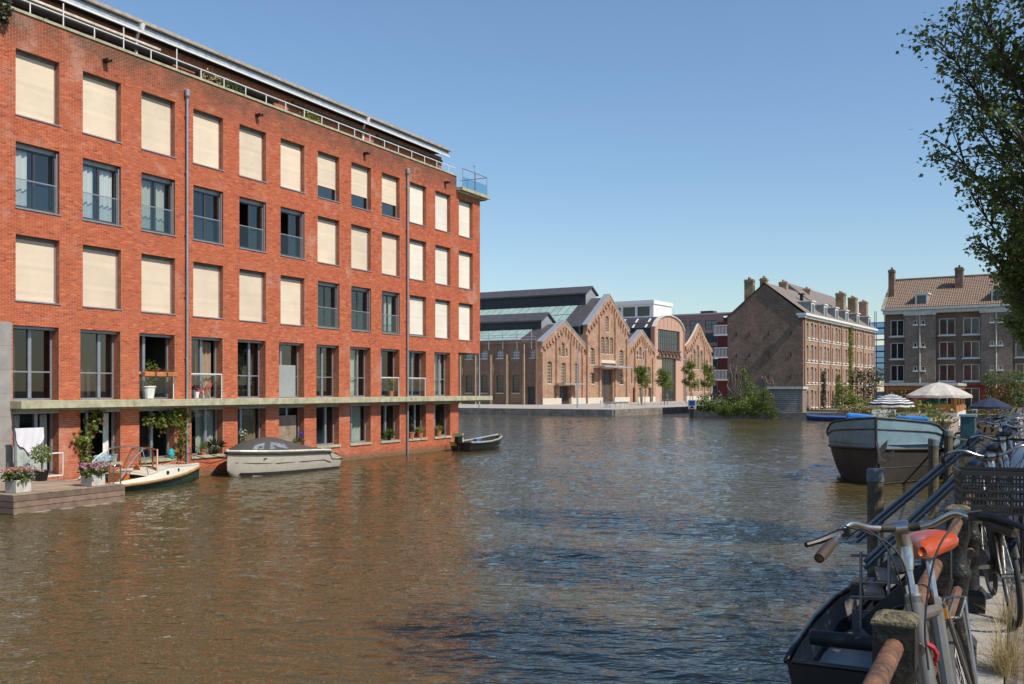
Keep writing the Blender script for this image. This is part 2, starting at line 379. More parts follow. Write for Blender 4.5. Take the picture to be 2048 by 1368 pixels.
# ------------------------------------------------------------------ red brick apartment building (x along the canal, y into the house)
RB = thing('apartment_building', 'long red brick apartment block with beige blinds rising straight from the canal', 'building', (-16.0,32.1,0), ANG)
P_ = 2.57; S0, S1, S1L = -5.0, 30.76, 28.22
rows = {1:(12.31,14.44), 2:(9.31,11.44), 3:(6.31,8.44)}
ops = []                                                   # (kind, col, s0, s1, z0, z1)
for r, (a, b) in rows.items():
    for c in range(-2, 12): ops.append((r, c, P_*c, P_*c+1.65, a, b))
for c in range(-1, 11):
    ops.append((4, c, P_*c-.10, P_*c+1.62, 3.06, 5.5)); ops.append((5, c, P_*c-.10, P_*c+1.62, .82 if c else .56, 2.72))
holes = [(o[2], o[3], o[4], o[5]) for o in ops]
m_mortar = mat('mortar', (.58,.42,.28), .95, var=.1, scale=2)
def redbrick():
    m, t, P, N, L = nt('red brick'); P.inputs['Roughness'].default_value = .8
    g = N('NewGeometry'); oi = N('ObjectInfo'); ad = N('Math'); ad.operation = 'ADD'; L(g.outputs['Random Per Island'], ad.inputs[0]); L(oi.outputs['Random'], ad.inputs[1])
    fr = N('Math'); fr.operation = 'FRACT'; L(ad.outputs[0], fr.inputs[0])
    rp = N('ValToRGB'); e = rp.color_ramp.elements; e[0].color = (.30,.058,.024,1); e[1].color = (.60,.155,.055,1)
    k = e.new(.12); k.color = (.42,.088,.033,1); k = e.new(.85); k.color = (.49,.108,.039,1); L(fr.outputs[0], rp.inputs[0])
    # rain-washed dirt: a band of dark streaks under the coping, white efflorescence in patches
    tr = N('VectorTransform'); tr.vector_type = 'POINT'; tr.convert_from = 'WORLD'; tr.convert_to = 'WORLD'
    L(g.outputs['Position'], tr.inputs[0]); sx = N('SeparateXYZ'); L(g.outputs['Position'], sx.inputs[0])
    n1 = N('TexNoise'); n1.inputs['Scale'].default_value = .9; n1.inputs['Detail'].default_value = 7; n1.inputs['Roughness'].default_value = .7; L(g.outputs['Position'], n1.inputs[0])
    zr = N('MapRange'); zr.inputs['From Min'].default_value = 14.2; zr.inputs['From Max'].default_value = 15.35; L(sx.outputs[2], zr.inputs[0])
    zm = N('Math'); zm.operation = 'MULTIPLY'; L(zr.outputs[0], zm.inputs[0])
    nr = N('MapRange'); nr.inputs['From Min'].default_value = .34; nr.inputs['From Max'].default_value = .58; nr.inputs['To Min'].default_value = .25; nr.inputs['To Max'].default_value = .95; L(n1.outputs['Fac'], nr.inputs[0]); L(nr.outputs[0], zm.inputs[1])
    mx = N('Mix'); mx.data_type = 'RGBA'; L(zm.outputs[0], mx.inputs[0]); L(rp.outputs[0], mx.inputs[6]); mx.inputs[7].default_value = (.13,.055,.03,1)
    n2 = N('TexNoise'); n2.inputs['Scale'].default_value = .42; n2.inputs['Detail'].default_value = 9; n2.inputs['Roughness'].default_value = .75; L(g.outputs['Position'], n2.inputs[0])
    w = N('MapRange'); w.inputs['From Min'].default_value = .55; w.inputs['From Max'].default_value = .72; w.inputs['To Max'].default_value = .75; L(n2.outputs['Fac'], w.inputs[0])
    m2 = N('Mix'); m2.data_type = 'RGBA'; L(w.outputs[0], m2.inputs[0]); L(mx.outputs[2], m2.inputs[6]); m2.inputs[7].default_value = (.55,.36,.28,1)
    # wet, weedy foot at the waterline
    wr = N('MapRange'); wr.inputs['From Min'].default_value = .42; wr.inputs['From Max'].default_value = .12; wr.inputs['To Max'].default_value = .8; L(sx.outputs[2], wr.inputs[0])
    m3 = N('Mix'); m3.data_type = 'RGBA'; L(wr.outputs[0], m3.inputs[0]); L(m2.outputs[2], m3.inputs[6]); m3.inputs[7].default_value = (.10,.08,.035,1)
    L(m3.outputs[2], P.inputs['Base Color'])
    n3 = N('TexNoise'); n3.inputs['Scale'].default_value = 60; L(g.outputs['Position'], n3.inputs[0]); b = N('Bump'); b.inputs['Strength'].default_value = .4; b.inputs['Distance'].default_value = .01
    L(n3.outputs['Fac'], b.inputs['Height']); L(b.outputs[0], P.inputs['Normal']); return m
m_red = redbrick()
m_redwall = brick_mat('red brick reveal', (.40,.083,.032), (.47,.105,.04), (.30,.20,.13), .22, .0625, (.75,1.1))
# backing wall with its openings (mortar-coloured skin in the joints, brick in the reveals)
up = MB(); wall(up, [(S0,15.62),(28.0,15.62),(28.0,14.72),(S1,14.72)], 5.55, [h for h in holes if h[2] > 6], .012, .32)
lo = MB(); wall(lo, [(S0,5.55),(S1L,5.55)], -.8, [h for h in holes if h[3] < 6], .012, .46)
up.add(lo.v, lo.f); up.box(28.0,S1,.34,8,5.553,5.75); up.box(S1-.3,S1,.33,9,5.76,14.7); up.box(S1L-.3,S1L-.002,.35,9,-.5,5.54); up.box(S0,28.0,.10,.30,15.0,15.61)
up.build('wall', m_redwall, RB)
sk = MB(); wall(sk, [(S0,15.62),(28.0,15.62),(28.0,14.72),(S1,14.72)], 5.56, [h for h in holes if h[2] > 6], .008, .0115)
wall(sk, [(S0,5.56),(S1L,5.56)], -.8, [h for h in holes if h[3] < 6], .008, .0115); sk.build('mortar_joints', m_mortar, RB)
# every brick: courses of 62.5 mm, 220 mm pitch
bricks = []
for c in range(-2, 250):
    z = c*.0625; zm = z+.03
    if zm > 15.6: break
    end = (S1 if 5.56 < zm < 14.7 else (S1L if zm < 5.56 else 28.0)); solid = [(S0, end)]
    for h in holes:
        if h[2]-.02 < zm < h[3]+.01:
            new = []
            for (a, b) in solid:
                if h[0] > a and h[0] < b: new.append((a, h[0]))
                if h[1] > a and h[1] < b: new.append((h[1], b))
                if h[1] <= a or h[0] >= b: new.append((a, b))
            solid = new
    o = 0 if c % 2 else .11
    for (a, b) in solid:
        i = math.floor((a-o)/.22); x = a
        while x < b-.005:
            nx = min(b, o+(i+1)*.22); i += 1
            if nx-x > .025: bricks.append((x+.007, nx-.007 if nx < b else b, z, z+.0495))
            x = nx
bricks.sort(key=lambda q: (q[0] < -.35, round(q[0], 1)))
ind = [q for q in bricks if -.35 < q[0] and q[2] > 2.8 and q[1]-q[0] > .204][:300]; iset = set(ind)
def brick_v(x0, x1, z0, z1, y): return [(x0,y,z0),(x1,y,z0),(x1,y,z1),(x0,y,z1),(x0,.0085,z0),(x1,.0085,z0),(x1,.0085,z1),(x0,.0085,z1)]
BF = [(0,1,2,3),(4,0,3,7),(1,5,6,2),(3,2,6,7),(4,5,1,0)]
sk = MB()
for q in bricks:
    if q not in iset: sk.add(brick_v(*q, random.uniform(-.003,.0015)), BF)
sk.build('brick_courses', m_red, RB, kind='stuff')
b0 = None
for (x0, x1, z0, z1) in ind:
    if b0 is None: bm = MB().add(brick_v(0,.206,0,.0495,-.001), BF).build('brick', m_red, RB); b0 = bm
    else: bm = b0.copy(); col.objects.link(bm)
    bm.parent = RB; bm.location = (x0,random.uniform(-.002,.001),z0)
# structure behind: floors and back walls, seen dimly through the glass
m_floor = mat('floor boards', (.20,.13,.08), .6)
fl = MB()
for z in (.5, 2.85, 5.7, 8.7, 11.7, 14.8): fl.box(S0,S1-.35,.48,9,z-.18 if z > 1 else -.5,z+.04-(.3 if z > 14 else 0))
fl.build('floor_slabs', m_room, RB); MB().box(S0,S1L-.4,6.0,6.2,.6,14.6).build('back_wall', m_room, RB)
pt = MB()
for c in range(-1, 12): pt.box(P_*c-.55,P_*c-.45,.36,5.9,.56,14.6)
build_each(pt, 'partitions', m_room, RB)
# grey stone pier at the far left, ledge, coping
g = MB()
for r in range(8): g.box(-1.9,-.19,-.06,.006,-.5+r*.76,.255+r*.76)
build_each(g, 'stone_block', mat('grey stone', (.30,.28,.26), .8, var=.12, scale=2, bump=.2), RB)
led = MB()
for i in range(7): led.box(-.25+i*4.5 if i else -.25, min(31.2,-.25+(i+1)*4.5-.012), -.62,.0,2.80,3.05)
led.box(-.05,30.9,-.25,.0,2.72,2.797); led.box(S1L+.004,31.2,.002,4,2.80,3.047)
build_each(led, 'ledge', m_greenconc, RB, bevel=.01)
cp = MB()
for i in range(11): cp.box(S0+i*3.0, min(28.05,S0+i*3.0+2.98), -.045,.36,15.62,15.71)
build_each(cp, 'coping', m_greenconc, RB)
sl_ = MB().box(27.95,31.3,-.42,3,14.83,15.0); sl_.box(28.02,31.1,-.25,3,14.72,14.828); sl_.build('balcony_slab', m_greenconc, RB)
# windows --------------------------------------------------------
def frame(mb, x0, x1, z0, z1, y, w, d=.05):
    mb.box(x0,x0+w,y,y+d,z0,z1); mb.box(x1-w,x1,y,y+d,z0,z1); mb.box(x0+w,x1-w,y+.001,y+d,z0,z0+w); mb.box(x0+w,x1-w,y+.001,y+d,z1-w,z1)
def curtain(parent, x0, x1, z0, z1, y, m, amp=.035, n=None):
    n = n or int((x1-x0)*26); rws = [[], []]
    for i in range(n+1):
        x = x0+(x1-x0)*i/n; yy = y+amp*math.sin(i*1.05+x*3)+random.uniform(-.01,.01)
        rws[0].append((x,yy,z1)); rws[1].append((x+random.uniform(-.008,.008),yy,z0))
    return MB().grid(rws).build('curtain', m, parent, smooth=True)
plate = MB().add([(0,0,0),(1,0,0),(1,0,1),(0,0,1)], [(0,1,2,3)])
pane_me = {}
def pane(parent, x0, x1, z0, z1, y, m=None, name='pane'):
    return MB().add([(x0,y,z0),(x1,y,z0),(x1,y,z1),(x0,y,z1)], [(0,1,2,3)]).build(name, m or m_glass, parent)
cheap = lambda c: c < 0
for (r, c, a, b, z0, z1) in ops:
    if c < -1: continue
    if r <= 3:
        fb = MB(); frame(fb, a+.004, b-.004, z0, z1-.002, .226 if r == 1 else .20, .06, .08)
        fb.box(a-.03,b+.03,-.035,.20,z0-.045,z0-.003)                       # sill
        blind = (r == 1) or (r == 2 and c >= 6) or (r == 3 and (c < 6 or c > 8))
        if not blind: fb.box(a+.06,b-.06,.198,.27,z1-.16,z1-.061)
        w_ = fb.build('window', m_alu if blind else m_alu, RB)
        if blind:
            zb = z0+.05
            if r == 1 and c in (6,7,8): zb = z0+(.62,.66,.70)[c-6]
            elif r == 3 and c == 9: zb = z0+.12
            mb_ = m_blindw if c >= 9 else m_blind
            rws = [[(a+.07+(b-a-.14)*j/6, .212+.006*math.sin(j*1.3+c)*(1-i/14)+.005*math.sin(i*2.1+c*r)*(.4+.6*math.sin(c*3+i)), zb+(z1-.1-zb)*i/14) for j in range(7)] for i in range(15)]
            k = MB().grid(rws); k.box(a+.06,b-.06,.195,.224,zb-.03,zb+.004); k.build('blind', mb_, w_)
            MB().box(a+.05,b-.05,.18,.225,z1-.12,z1-.005).build('blind_case', mat('blind case shadow tone', (.16,.15,.14), .6), w_)  # case coloured dark to stand in for the lintel's shadow on the blind
            if zb > z0+.3: pane(w_, a+.06, b-.06, z0+.06, zb+.05, .23)
            pane(w_, a+.06, b-.06, z0+.06, z1-.06, .26, m_glassd)
        else:
            dk = MB(); frame(dk, a+.065, b-.065, z0+.065, z1-.165, .22, .05, .05); dk.box((a+b)/2-.05,(a+b)/2+.05,.215,.27,z0+.115,z1-.215); dk.build('sash', m_darkalu, w_)
            if (r, c) == (2, 4): pane(w_, (a+b)/2+.03, b-.06, z0+.06, z1-.16, .245)
            elif (r, c) == (2, 5): pane(w_, (a+b)/2, b-.06, z0+.06, z1-.16, .245)
            else: pane(w_, a+.06, (a+b)/2-.03, z0+.06, z1-.16, .245); pane(w_, (a+b)/2+.03, b-.06, z0+.06, z1-.16, .245)
            bg = MB().box(a+.03,b-.10,.045,.07,z0+.92,z0+.955); bg.box(b-.105,b-.07,.04,.075,z0+.02,z1-.1); bg.build('balustrade_rail', m_alu, w_)
            pane(w_, a+.03, b-.1, z0+.03, z0+.92, .052, m_balglass, 'balustrade_pane')
            if (r, c) == (2, 0): curtain(w_, a+.03, a+.62, z0+.05, z1-.15, .34, m_curtain)
            if (r, c) == (2, 1): curtain(w_, a+.1, a+.72, z0+.05, z1-.15, .34, m_curtain); curtain(w_, a+.85, b-.15, z0+.05, z1-.15, .34, m_curtain)
            if (r, c) == (2, 2): curtain(w_, a+.08, a+.75, z0+.05, z1-.15, .40, m_curtaing); curtain(w_, a+.9, b-.2, z0+.05, z1-.15, .40, m_curtaing)
            if (r, c) in ((2,-1),(3,7)): curtain(w_, a+.1, a+.6, z0+.05, z1-.15, .5, m_curtaing)
            if (r, c) == (3, 8): curtain(w_, b-.7, b-.1, z0+.05, z1-.15, .5, m_curtaing)
    else:
        y = .36 if r == 4 else .32; fb = MB(); frame(fb, a+.004, b-.004, z0+.005, z1-.003, y, .06, .08)
        m = a+(b-a)*(.30, .5, .62)[(c*7+r) % 3]; fb.box(m-.06,m+.06,y-.02,y+.1,z0+.06,z1-.06)
        if r == 4: fb.box(a+.06,m-.06,y+.01,y+.07,z0+.92,z0+.965); fb.box(m+.06,b-.06,y+.01,y+.07,z0+.92,z0+.965)
        w_ = fb.build('window', m_alu, RB)
        MB().box(a+.002,b-.002,.16 if r == 4 else .02,y-.002,z1-.10,z1-.004).build('head_panel', m_alu, w_)
        if r == 5 and c != 0: MB().box(a-.03,b+.03,-.06,.32,z0-.11,z0-.003).build('sill', m_greenconc, RB)
        gm = m_glassd if (c*3+r) % 4 == 0 else m_glass
        if (r, c) not in ((5,1),(4,2)): pane(w_, a+.06, m-.06, z0+.06, z1-.06, y+.03, gm)
        if not (r == 5 and c in (1, 2)) and (r, c) not in ((4,3),(4,2)): pane(w_, m+.06, b-.06, z0+.06, z1-.06, y+.03, gm)
        cs = {(4,0):(0,.3,m_curtaing),(4,3):(.45,.95,m_curtaind),(4,4):(.05,.95,m_curtaind),(4,7):(.35,.8,m_curtaing),(4,10):(.1,.9,m_curtaing),
              (5,0):(.02,.35,m_curtain),(5,1):(.78,.98,m_curtain),(5,3):(.42,.98,m_curtaing),(5,4):(.35,.98,m_curtaind),(5,7):(.5,.85,m_curtaing),(5,9):(.1,.3,m_curtain),(4,6):(0,.15,m_curtaing)}.get((r, c))
        if cs: curtain(w_, a+(b-a)*cs[0], a+(b-a)*cs[1], z0+.05, z1-.15, y+.2, cs[2], .05)
        if (r, c) == (5, 0): curtain(w_, a+1.35, b-.04, z0+.05, z1-.15, y+.2, m_curtain, .05)
        if (r, c) in ((4,2),(4,3),(4,8),(4,9)):
            bg = MB().box(a+.01,b-.04,.03,.06,z0+.96,z0+1.0); bg.box(b-.05,b-.015,.03,.06,z0,z0+1.0); bg.build('balustrade_rail', m_white, w_)
            pane(w_, a+.02, b-.05, z0+.05, z0+.95, .04, m_balglass, 'balustrade_pane')
        if (r, c) in ((4,5),(5,5)):
            MB().box(a+.15,b-.25,y-.05,y-.02,z0+.02,z0+1.45).build('panel', mat('grey panel', (.30,.32,.31), .5, var=.05) if r == 4 else m_wood, w_)
        if c in (0,1,4,7) or r == 5:                         # dark furniture inside
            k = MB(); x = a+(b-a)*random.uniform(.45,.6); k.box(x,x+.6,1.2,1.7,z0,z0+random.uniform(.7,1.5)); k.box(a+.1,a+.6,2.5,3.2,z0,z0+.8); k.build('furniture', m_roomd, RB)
# downpipes, spouts
for s in (7.30, 22.80):
    k = MB().tube([(s,-.09,.05),(s,-.09,14.75)], .05, 10); k.build('downpipe', m_alu, RB, smooth='auto')
    k = MB().lathe([(.055,14.70),(.10,14.78),(.11,15.0),(.09,15.03),(.02,15.031)], 12, (s,-.1,0))
    for z in (2.2,4.6,7,9.4,11.8,14): k.box(s-.07,s+.07,-.12,0,z,z+.04)
    k.build('downpipe_head', m_alu, RB)
for s in (3.39, 11.22, 18.94, 26.62):
    k = MB().box(s,s+.20,-.28,-.0,14.98,15.0); k.box(s,s+.02,-.28,0,15.0,15.08); k.box(s+.18,s+.2,-.28,0,15.0,15.08); k.build('overflow_spout', m_black, RB)
# penthouse behind the terrace
ph = MB(); pw = [(s, s+1.5, 15.3, 16.75) for s in (17.6, 20.4, 23.0, 25.4, 27.8)]
wall(ph, [(S0,17.45),(30.3,17.45)], 14.9, [(S0+.1,9.0,14.95,16.9),(10.2,15.2,14.95,16.9)]+pw, 2.4, 2.7); ph.box(30.0,30.297,2.71,9,14.9,17.44)
ph.build('penthouse_wall', m_redwall, RB)
rf = MB().box(S0,30.5,2.0,9.2,17.74,17.80); rf.add([(S0,1.98,17.9),(30.6,1.98,17.9),(30.6,6,18.5),(S0,6,18.5)], [(0,1,2,3)]); rf.build('roof', mat('roof felt', (.10,.10,.10), .8), RB)
MB().box(S0,30.6,1.86,1.998,17.80,17.93).build('gutter', mat('zinc gutter', (.42,.37,.30), .6, .2), RB)
MB().box(S0,30.45,2.0,2.08,17.50,17.735).build('fascia', mat('grey blue fascia', (.36,.40,.44), .6), RB)
MB().box(S0,30.48,1.93,1.999,17.44,17.51).build('fascia_strip', m_white, RB)
k = MB(); k.box(S0,7.4,1.42,1.50,16.80,16.88); k.build('awning_bar', mat('cream bar', (.62,.56,.45), .5), RB)
k = MB(); k.tube([(16.2,2.15,17.1),(22.3,2.15,17.1)], .09, 8); k.tube([(23.2,2.15,17.1),(29.9,2.15,17.1)], .09, 8); k.tube([(S0,2.2,16.9),(15.2,2.2,16.9)], .1, 8); build_each(k, 'awning_roller', m_black, RB)
for (x0, x1) in ((S0+.1,9.0),(10.2,15.2)):
    n = int((x1-x0)/1.75); st = (x1-x0)/n
    for i in range(n):
        fb = MB(); frame(fb, x0+i*st+.004, x0+(i+1)*st-.004, 14.96, 16.89, 2.46, .05, .06); w_ = fb.build('window', m_darkalu, RB)
        pane(w_, x0+i*st+.05, x0+(i+1)*st-.05, 15.0, 16.84, 2.48, m_glassd)
for (x0, x1, z0, z1) in pw:
    fb = MB(); frame(fb, x0+.004, x1-.004, z0, z1, 2.5, .05, .06); fb.box(x0+.7,x0+.78,2.5,2.57,z0+.05,z1-.05); w_ = fb.build('window', m_alu, RB); pane(w_, x0+.05, x1-.05, z0+.05, z1-.05, 2.53, m_glassd)
for s in (6.95, 22.1):
    k = MB().tube([(s,2.0,17.8),(s,2.2,17.4),(s,2.28,17.2),(s,2.28,15)], .06, 8); k.lathe([(.05,17.45),(.14,17.78),(.14,17.795)], 10, (s,1.97,0)); k.build('downpipe', m_white, RB)
MB().box(S0,27.98,.31,2.39,14.85,14.95).build('terrace_floor', m_conc, RB)
k = MB(); k.tube([(S0,.08,16.10),(28.05,.08,16.10)], .025, 8)
s = -4.5
i = 0
while s < 28.1: k.tube([(s,.08,15.7),(s,.08,16.52 if i in (5,7,9) else 16.10)], .022, 6); s += 1.27; i += 1
k.build('terrace_railing', m_white, RB)
k = MB(); z = 16.08
k.tube([(28.1,-.35,z),(31.0,-.35,z),(31.0,1.5,z)], .025, 6)
for p in ((28.1,-.35),(29.6,-.35),(31.0,-.35),(31.0,1.0)): k.tube([(*p,15.0),(*p,z)], .022, 6)
k.tube([(29.6,-.3,15),(29.6,-.3,16.5)], .02, 6); k.tube([(29.4,-.3,16.5),(29.6,-.3,16.42)], .02, 6)
k.build('balcony_railing', m_alu, RB)
pane(RB, 28.15, 30.95, 15.03, 15.62, -.345, glass_mat('blue glass', (.45,.68,.74), 1.2), 'balcony_pane')
# ------------------------------------------------------------------ brick works with gables (x along the gabled front, y away to the left)
def win(parent, x0, x1, z0, z1, y, nx, nz, fm, gm, fw=.06, mu=.05, arch=0, mp=None, archm=None, sill=None, d=.06, am=.25):
    """framed window with glazing bars and one pane each; mp maps (a, depth, z); arch = rise of a segmental head"""
    mp = mp or (lambda a, b, z: (a, b, z)); fb = MB(); gb = MB()
    def bx(q, a0, a1, b0, b1, c0, c1):
        p0, p1 = mp(a0, b0, c0), mp(a1, b1, c1)
        q.box(min(p0[0],p1[0]),max(p0[0],p1[0]),min(p0[1],p1[1]),max(p0[1],p1[1]),c0,c1)
    bx(fb,x0,x0+fw,y,y+d,z0,z1); bx(fb,x1-fw,x1,y,y+d,z0,z1); bx(fb,x0+fw,x1-fw,y+.002,y+d,z0,z0+fw); bx(fb,x0+fw,x1-fw,y+.002,y+d,z1-fw,z1)
    for i in range(1, nx): x = x0+(x1-x0)*i/nx; bx(fb,x-mu/2,x+mu/2,y+.004,y+d*.8,z0+fw,z1-fw)
    for i in range(1, nz): z = z0+(z1-z0)*i/nz; bx(fb,x0+fw,x1-fw,y+.008,y+d*.7,z-mu/2,z+mu/2)
    w_ = fb.build('window', fm, parent); bx(gb, x0+fw*.5, x1-fw*.5, y+d*.75, y+d*.75+.03, z0+fw*.5, z1-fw*.5); gb.build('pane', gm, w_)
    if arch:
        n = 6; q = MB(); m = (x0+x1)/2; pts = [(x0+(x1-x0)*i/n, z1-arch*((2*i/n-1)**2)) for i in range(n+1)]
        for (p, r) in zip(pts[:-1], pts[1:]):
            v = [mp(a, b, z) for b in (y-am, y-.003) for (a, z) in ((p[0],p[1]),(r[0],r[1]),(r[0],z1+.004),(p[0],z1+.004))]
            q.add(v, [(0,1,2,3),(7,6,5,4),(0,4,5,1),(2,6,7,3)])
        q.build('arch_head', archm, w_)
    if sill is not None: q = MB(); bx(q, x0-.1, x1+.1, y-.36, y, z0-.14, z0-.004); q.build('sill', sill, w_)
    return w_
WK = thing('brick_works', 'old brick factory hall with stepped gables and green glass roof lights across the water', 'building', (*IO.xy, 0), IANG)
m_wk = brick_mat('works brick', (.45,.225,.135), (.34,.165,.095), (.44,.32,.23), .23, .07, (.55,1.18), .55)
m_wks = brick_mat('shaded works brick', (.26,.14,.085), (.20,.105,.062), (.30,.22,.16), .23, .07, (.6,1.15), .3)  # works brick in darker colours, painting the shade of the side wall
m_dark = mat('dark cladding', (.045,.042,.048), .6, var=.15, scale=1.5)
m_slate = mat('dark roof sheet', (.075,.068,.075), .55, var=.15, scale=1)
m_zinc = mat('zinc coping', (.36,.37,.40), .45, .3, var=.08)
m_stone = mat('pale plinth', (.60,.55,.46), .8, var=.1)
m_steelw = mat('cream steel bars', (.62,.58,.44), .6, var=.08)
m_sky = mat('green roof glass', (.36,.50,.47), .25, var=.12, scale=.5, spec=.7)
zb = .86
H1 = [(2.35,3.95,4.5,8.4),(7.6,9.2,4.5,8.3),(12.9,14.4,4.6,8.3),(7.7,8.75,9.4,11.9),(6.55,7.25,9.5,10.95),(9.25,9.95,9.5,10.95),(7.0,10.7,zb,4.1)]
H2 = [(18.3,20.4,8.2,11.4),(18.3,20.4,4.55,6.7),(31.8,33.7,8.2,11.4),(31.8,33.7,4.5,6.6),(23.4,24.8,10.4,13.7),(25.3,26.7,10.4,13.75),(27.3,28.7,10.4,13.7),(25.3,26.7,14.7,17.8),(23.6,28.6,zb,7.4)]
H3 = [(37.5,38.9,4.7,8.3),(42.3,43.7,4.7,8.2),(47.1,48.6,4.7,8.3),(41.0,41.9,9.8,11.5),(42.5,43.6,9.8,12.4),(44.3,45.1,9.8,11.5),(36.9,38.2,zb,3.9),(39.2,40.6,zb,3.9),(42.2,43.4,zb,3.9),(47.4,49,zb,3.9)]
H4 = [(70.5,72.3,8.2,11.2),(74.5,76.1,8.3,13.1),(76.9,78.6,8.3,14.1),(79.4,81.0,8.3,13.0),(83.4,85.0,8.2,10.8),(70.5,72.3,3.0,6.1),(74.5,76.1,3.0,6.1),(76.9,78.6,3.0,6.1),(79.4,81.0,3.0,6.1),(83.4,85,3.0,6.1)]
def gable(x0, x1, ze, zp, holes, extra=None, y=0):
    m = (x0+x1)/2; top = extra or [(x0,ze),(m,zp),(x1,ze)]
    k = MB(); wall(k, top, zb-1, holes, y, y+.7); k.build('gable_wall', m_wk, WK)
    k = MB()
    for (p, q) in zip(top[:-1], top[1:]):                    # coping
        dv = Vector((q[0]-p[0], 0, q[1]-p[1])).normalized(); nv = Vector((-dv.z, 0, dv.x))
        a = Vector((p[0],0,p[1])); b = Vector((q[0],0,q[1])); k.obox((a+b)/2+nv*.10+Vector((0,y+.25,0)), (b-a)/2+dv*.08, Vector((0,.62 if not extra else .2,0)), nv*(.10 if not extra else .05))
    build_each(k, 'coping', m_zinc if not extra else m_stone, WK)
    return top
def tz(top, x):
    for p, q in zip(top[:-1], top[1:]):
        if p[0] <= x <= q[0]: return p[1]+(q[1]-p[1])*(x-p[0])/(q[0]-p[0])
t1 = gable(0,16.8,11.7,15.8,H1); t2 = gable(16.8,36.1,15.5,21.95,H2,y=-.35); t3 = gable(36.1,50.6,12.1,15.9,H3)
xs = [0,.1,.2,.3,.4,.5,.6,.7,.8,.9,1]; t4 = gable(69.3,87.4,13.6,19.2,H4,[(69.3+18.1*i/16, 13.6+5.6*(1-abs(2*i/16-1))**1.35) for i in range(17)])
# pilasters and stepped corbels standing proud of the gables
def lesenes(top, xs, y, z0=2.0, zt=None):
    k = MB()
    for x in xs: k.box(x-.35,x+.35,y-.30,y+.01,zb,(zt or tz(top,x)-2.2))
    k.box(top[0][0],top[0][0]+1.3,y-.32,y+.01,zb,top[0][1]-1.8); k.box(top[-1][0]-1.3,top[-1][0]-.01,y-.32,y+.01,zb,top[-1][1]-1.8)
    build_each(k, 'pilasters', m_wk, WK)
    k = MB(); n = int((top[-1][0]-top[0][0])/1.05)
    for i in range(1, n):                                   # stepped frieze under the rake
        x = top[0][0]+i*1.05; z = tz(top, x)
        if x > top[-1][0]-.9: break
        k.box(x-.33,x+.33,y-.26,y+.012,z-1.75,z-.95); k.box(x+.2 if x < (top[0][0]+top[-1][0])/2 else x-.4, x+.4 if x < (top[0][0]+top[-1][0])/2 else x-.2, y-.24,y+.013,z-2.2,z-1.3)
    build_each(k, 'stepped_frieze', m_wk, WK)
    k = MB(); 
    for (p, q) in zip(top[:-1], top[1:]):                   # raking band above the frieze
        k.prism([(p[0],y-.29,p[1]-.95),(q[0],y-.29,q[1]-.95),(q[0],y-.29,q[1]),(p[0],y-.29,p[1])], (0,.30,0))
    k.build('raking_band', m_wk, WK)
lesenes(t1, (5.6, 11.2), 0); lesenes(t2, (22.4, 29.6), -.35); lesenes(t3, (40.2, 45.9), 0); lesenes(t4, (73.4, 82.2), 0)
def plinth(x0, x1, y, gaps):
    k = MB(); x = x0
    for g in gaps+[(x1, x1)]:
        if g[0]-x > .05: k.box(x,g[0],y-.36,y-.002,zb-.5,zb+1.1)
        x = g[1]
    build_each(k, 'plinth', m_stone, WK)
plinth(0,16.7,0,[(6.9,10.8)]); plinth(16.85,36.0,-.35,[(23.4,28.8)]); plinth(36.3,50.5,0,[(36.8,40.7),(42.1,43.5),(47.3,49.1)]); plinth(69.3,87.3,0,[])
for h in H1[:6]+H2[:8]+H3[:6]+H4:
    yy = -.35 if h in H2 else 0; w = h[1]-h[0]
    win(WK, *h, yy+.3, 2 if w < 1.3 else 3, max(4, int((h[3]-h[2])/.5)), m_steelw, m_farglass, .07, .06, arch=.3 if h not in H4 else .7, archm=m_wk, sill=m_stone)
k = MB().box(7.0,10.7,.45,.5,zb,4.1); k.box(7.9,8.0,.38,.45,zb,4.0); k.box(9.3,9.4,.38,.45,zb,4.0); k.build('door', m_dark, WK)
k = MB().box(23.6,28.6,.15,.2,zb,7.4); k.box(26.0,26.1,.08,.15,zb,7.3); k.box(23.7,28.5,.08,.15,5.6,5.75); k.build('door', mat('brown steel door', (.085,.06,.05), .6), WK)
for h in H3[6:]: MB().box(h[0],h[1],.3,.35,h[2],h[3]).build('door', mat('olive door', (.28,.25,.13), .6) if h[0] < 46 else m_dark, WK)
k = MB().box(4.6,12.9,-2.2,-.33,4.35,4.6); k.build('canopy', m_zinc, WK); MB().box(19.8,33.4,-2.8,-.68,7.7,8.0).build('canopy', m_zinc, WK)
MB().box(22.8,29.4,-.62,-.36,8.6,9.2).build('stone_band', m_stone, WK)
# side wall of the first hall, bays of windows
mpl = lambda a, b, z: (b, a, z)
SH = []
for i in range(28): 
    t = 5.0+3.27*i
    SH += [(t-.75,t+.75,9.0,10.4),(t-.75,t+.75,2.9,6.1)]
SH += [(.7,2.2,9.0,10.4),(.8,2.7,zb,4.0)]
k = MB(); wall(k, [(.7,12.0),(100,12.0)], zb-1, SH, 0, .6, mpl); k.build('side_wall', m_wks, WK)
k = MB()
for i in range(29): t = 3.4+3.27*i; k.box(-.28,.01,t-.3,t+.3,zb,9.8); 
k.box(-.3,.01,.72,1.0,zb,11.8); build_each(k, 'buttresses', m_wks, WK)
for h in SH[:32]+SH[-2:-1]: win(WK, *h, .22, 3 if h[3] < 9 else 4, 6 if h[3] < 9 else 3, mat('iron bars', (.20,.19,.17), .6) if h[3] < 9 else m_white, m_farglass if h[3] < 9 else mat('pale pane', (.14,.2,.28), .1, spec=.9), .06, .05, arch=.25, mp=mpl, archm=m_wks, sill=m_stone, am=.22)
MB().box(.3,.35,.8,2.7,zb,4.0).build('garage_door', m_dark, WK)
k = MB()
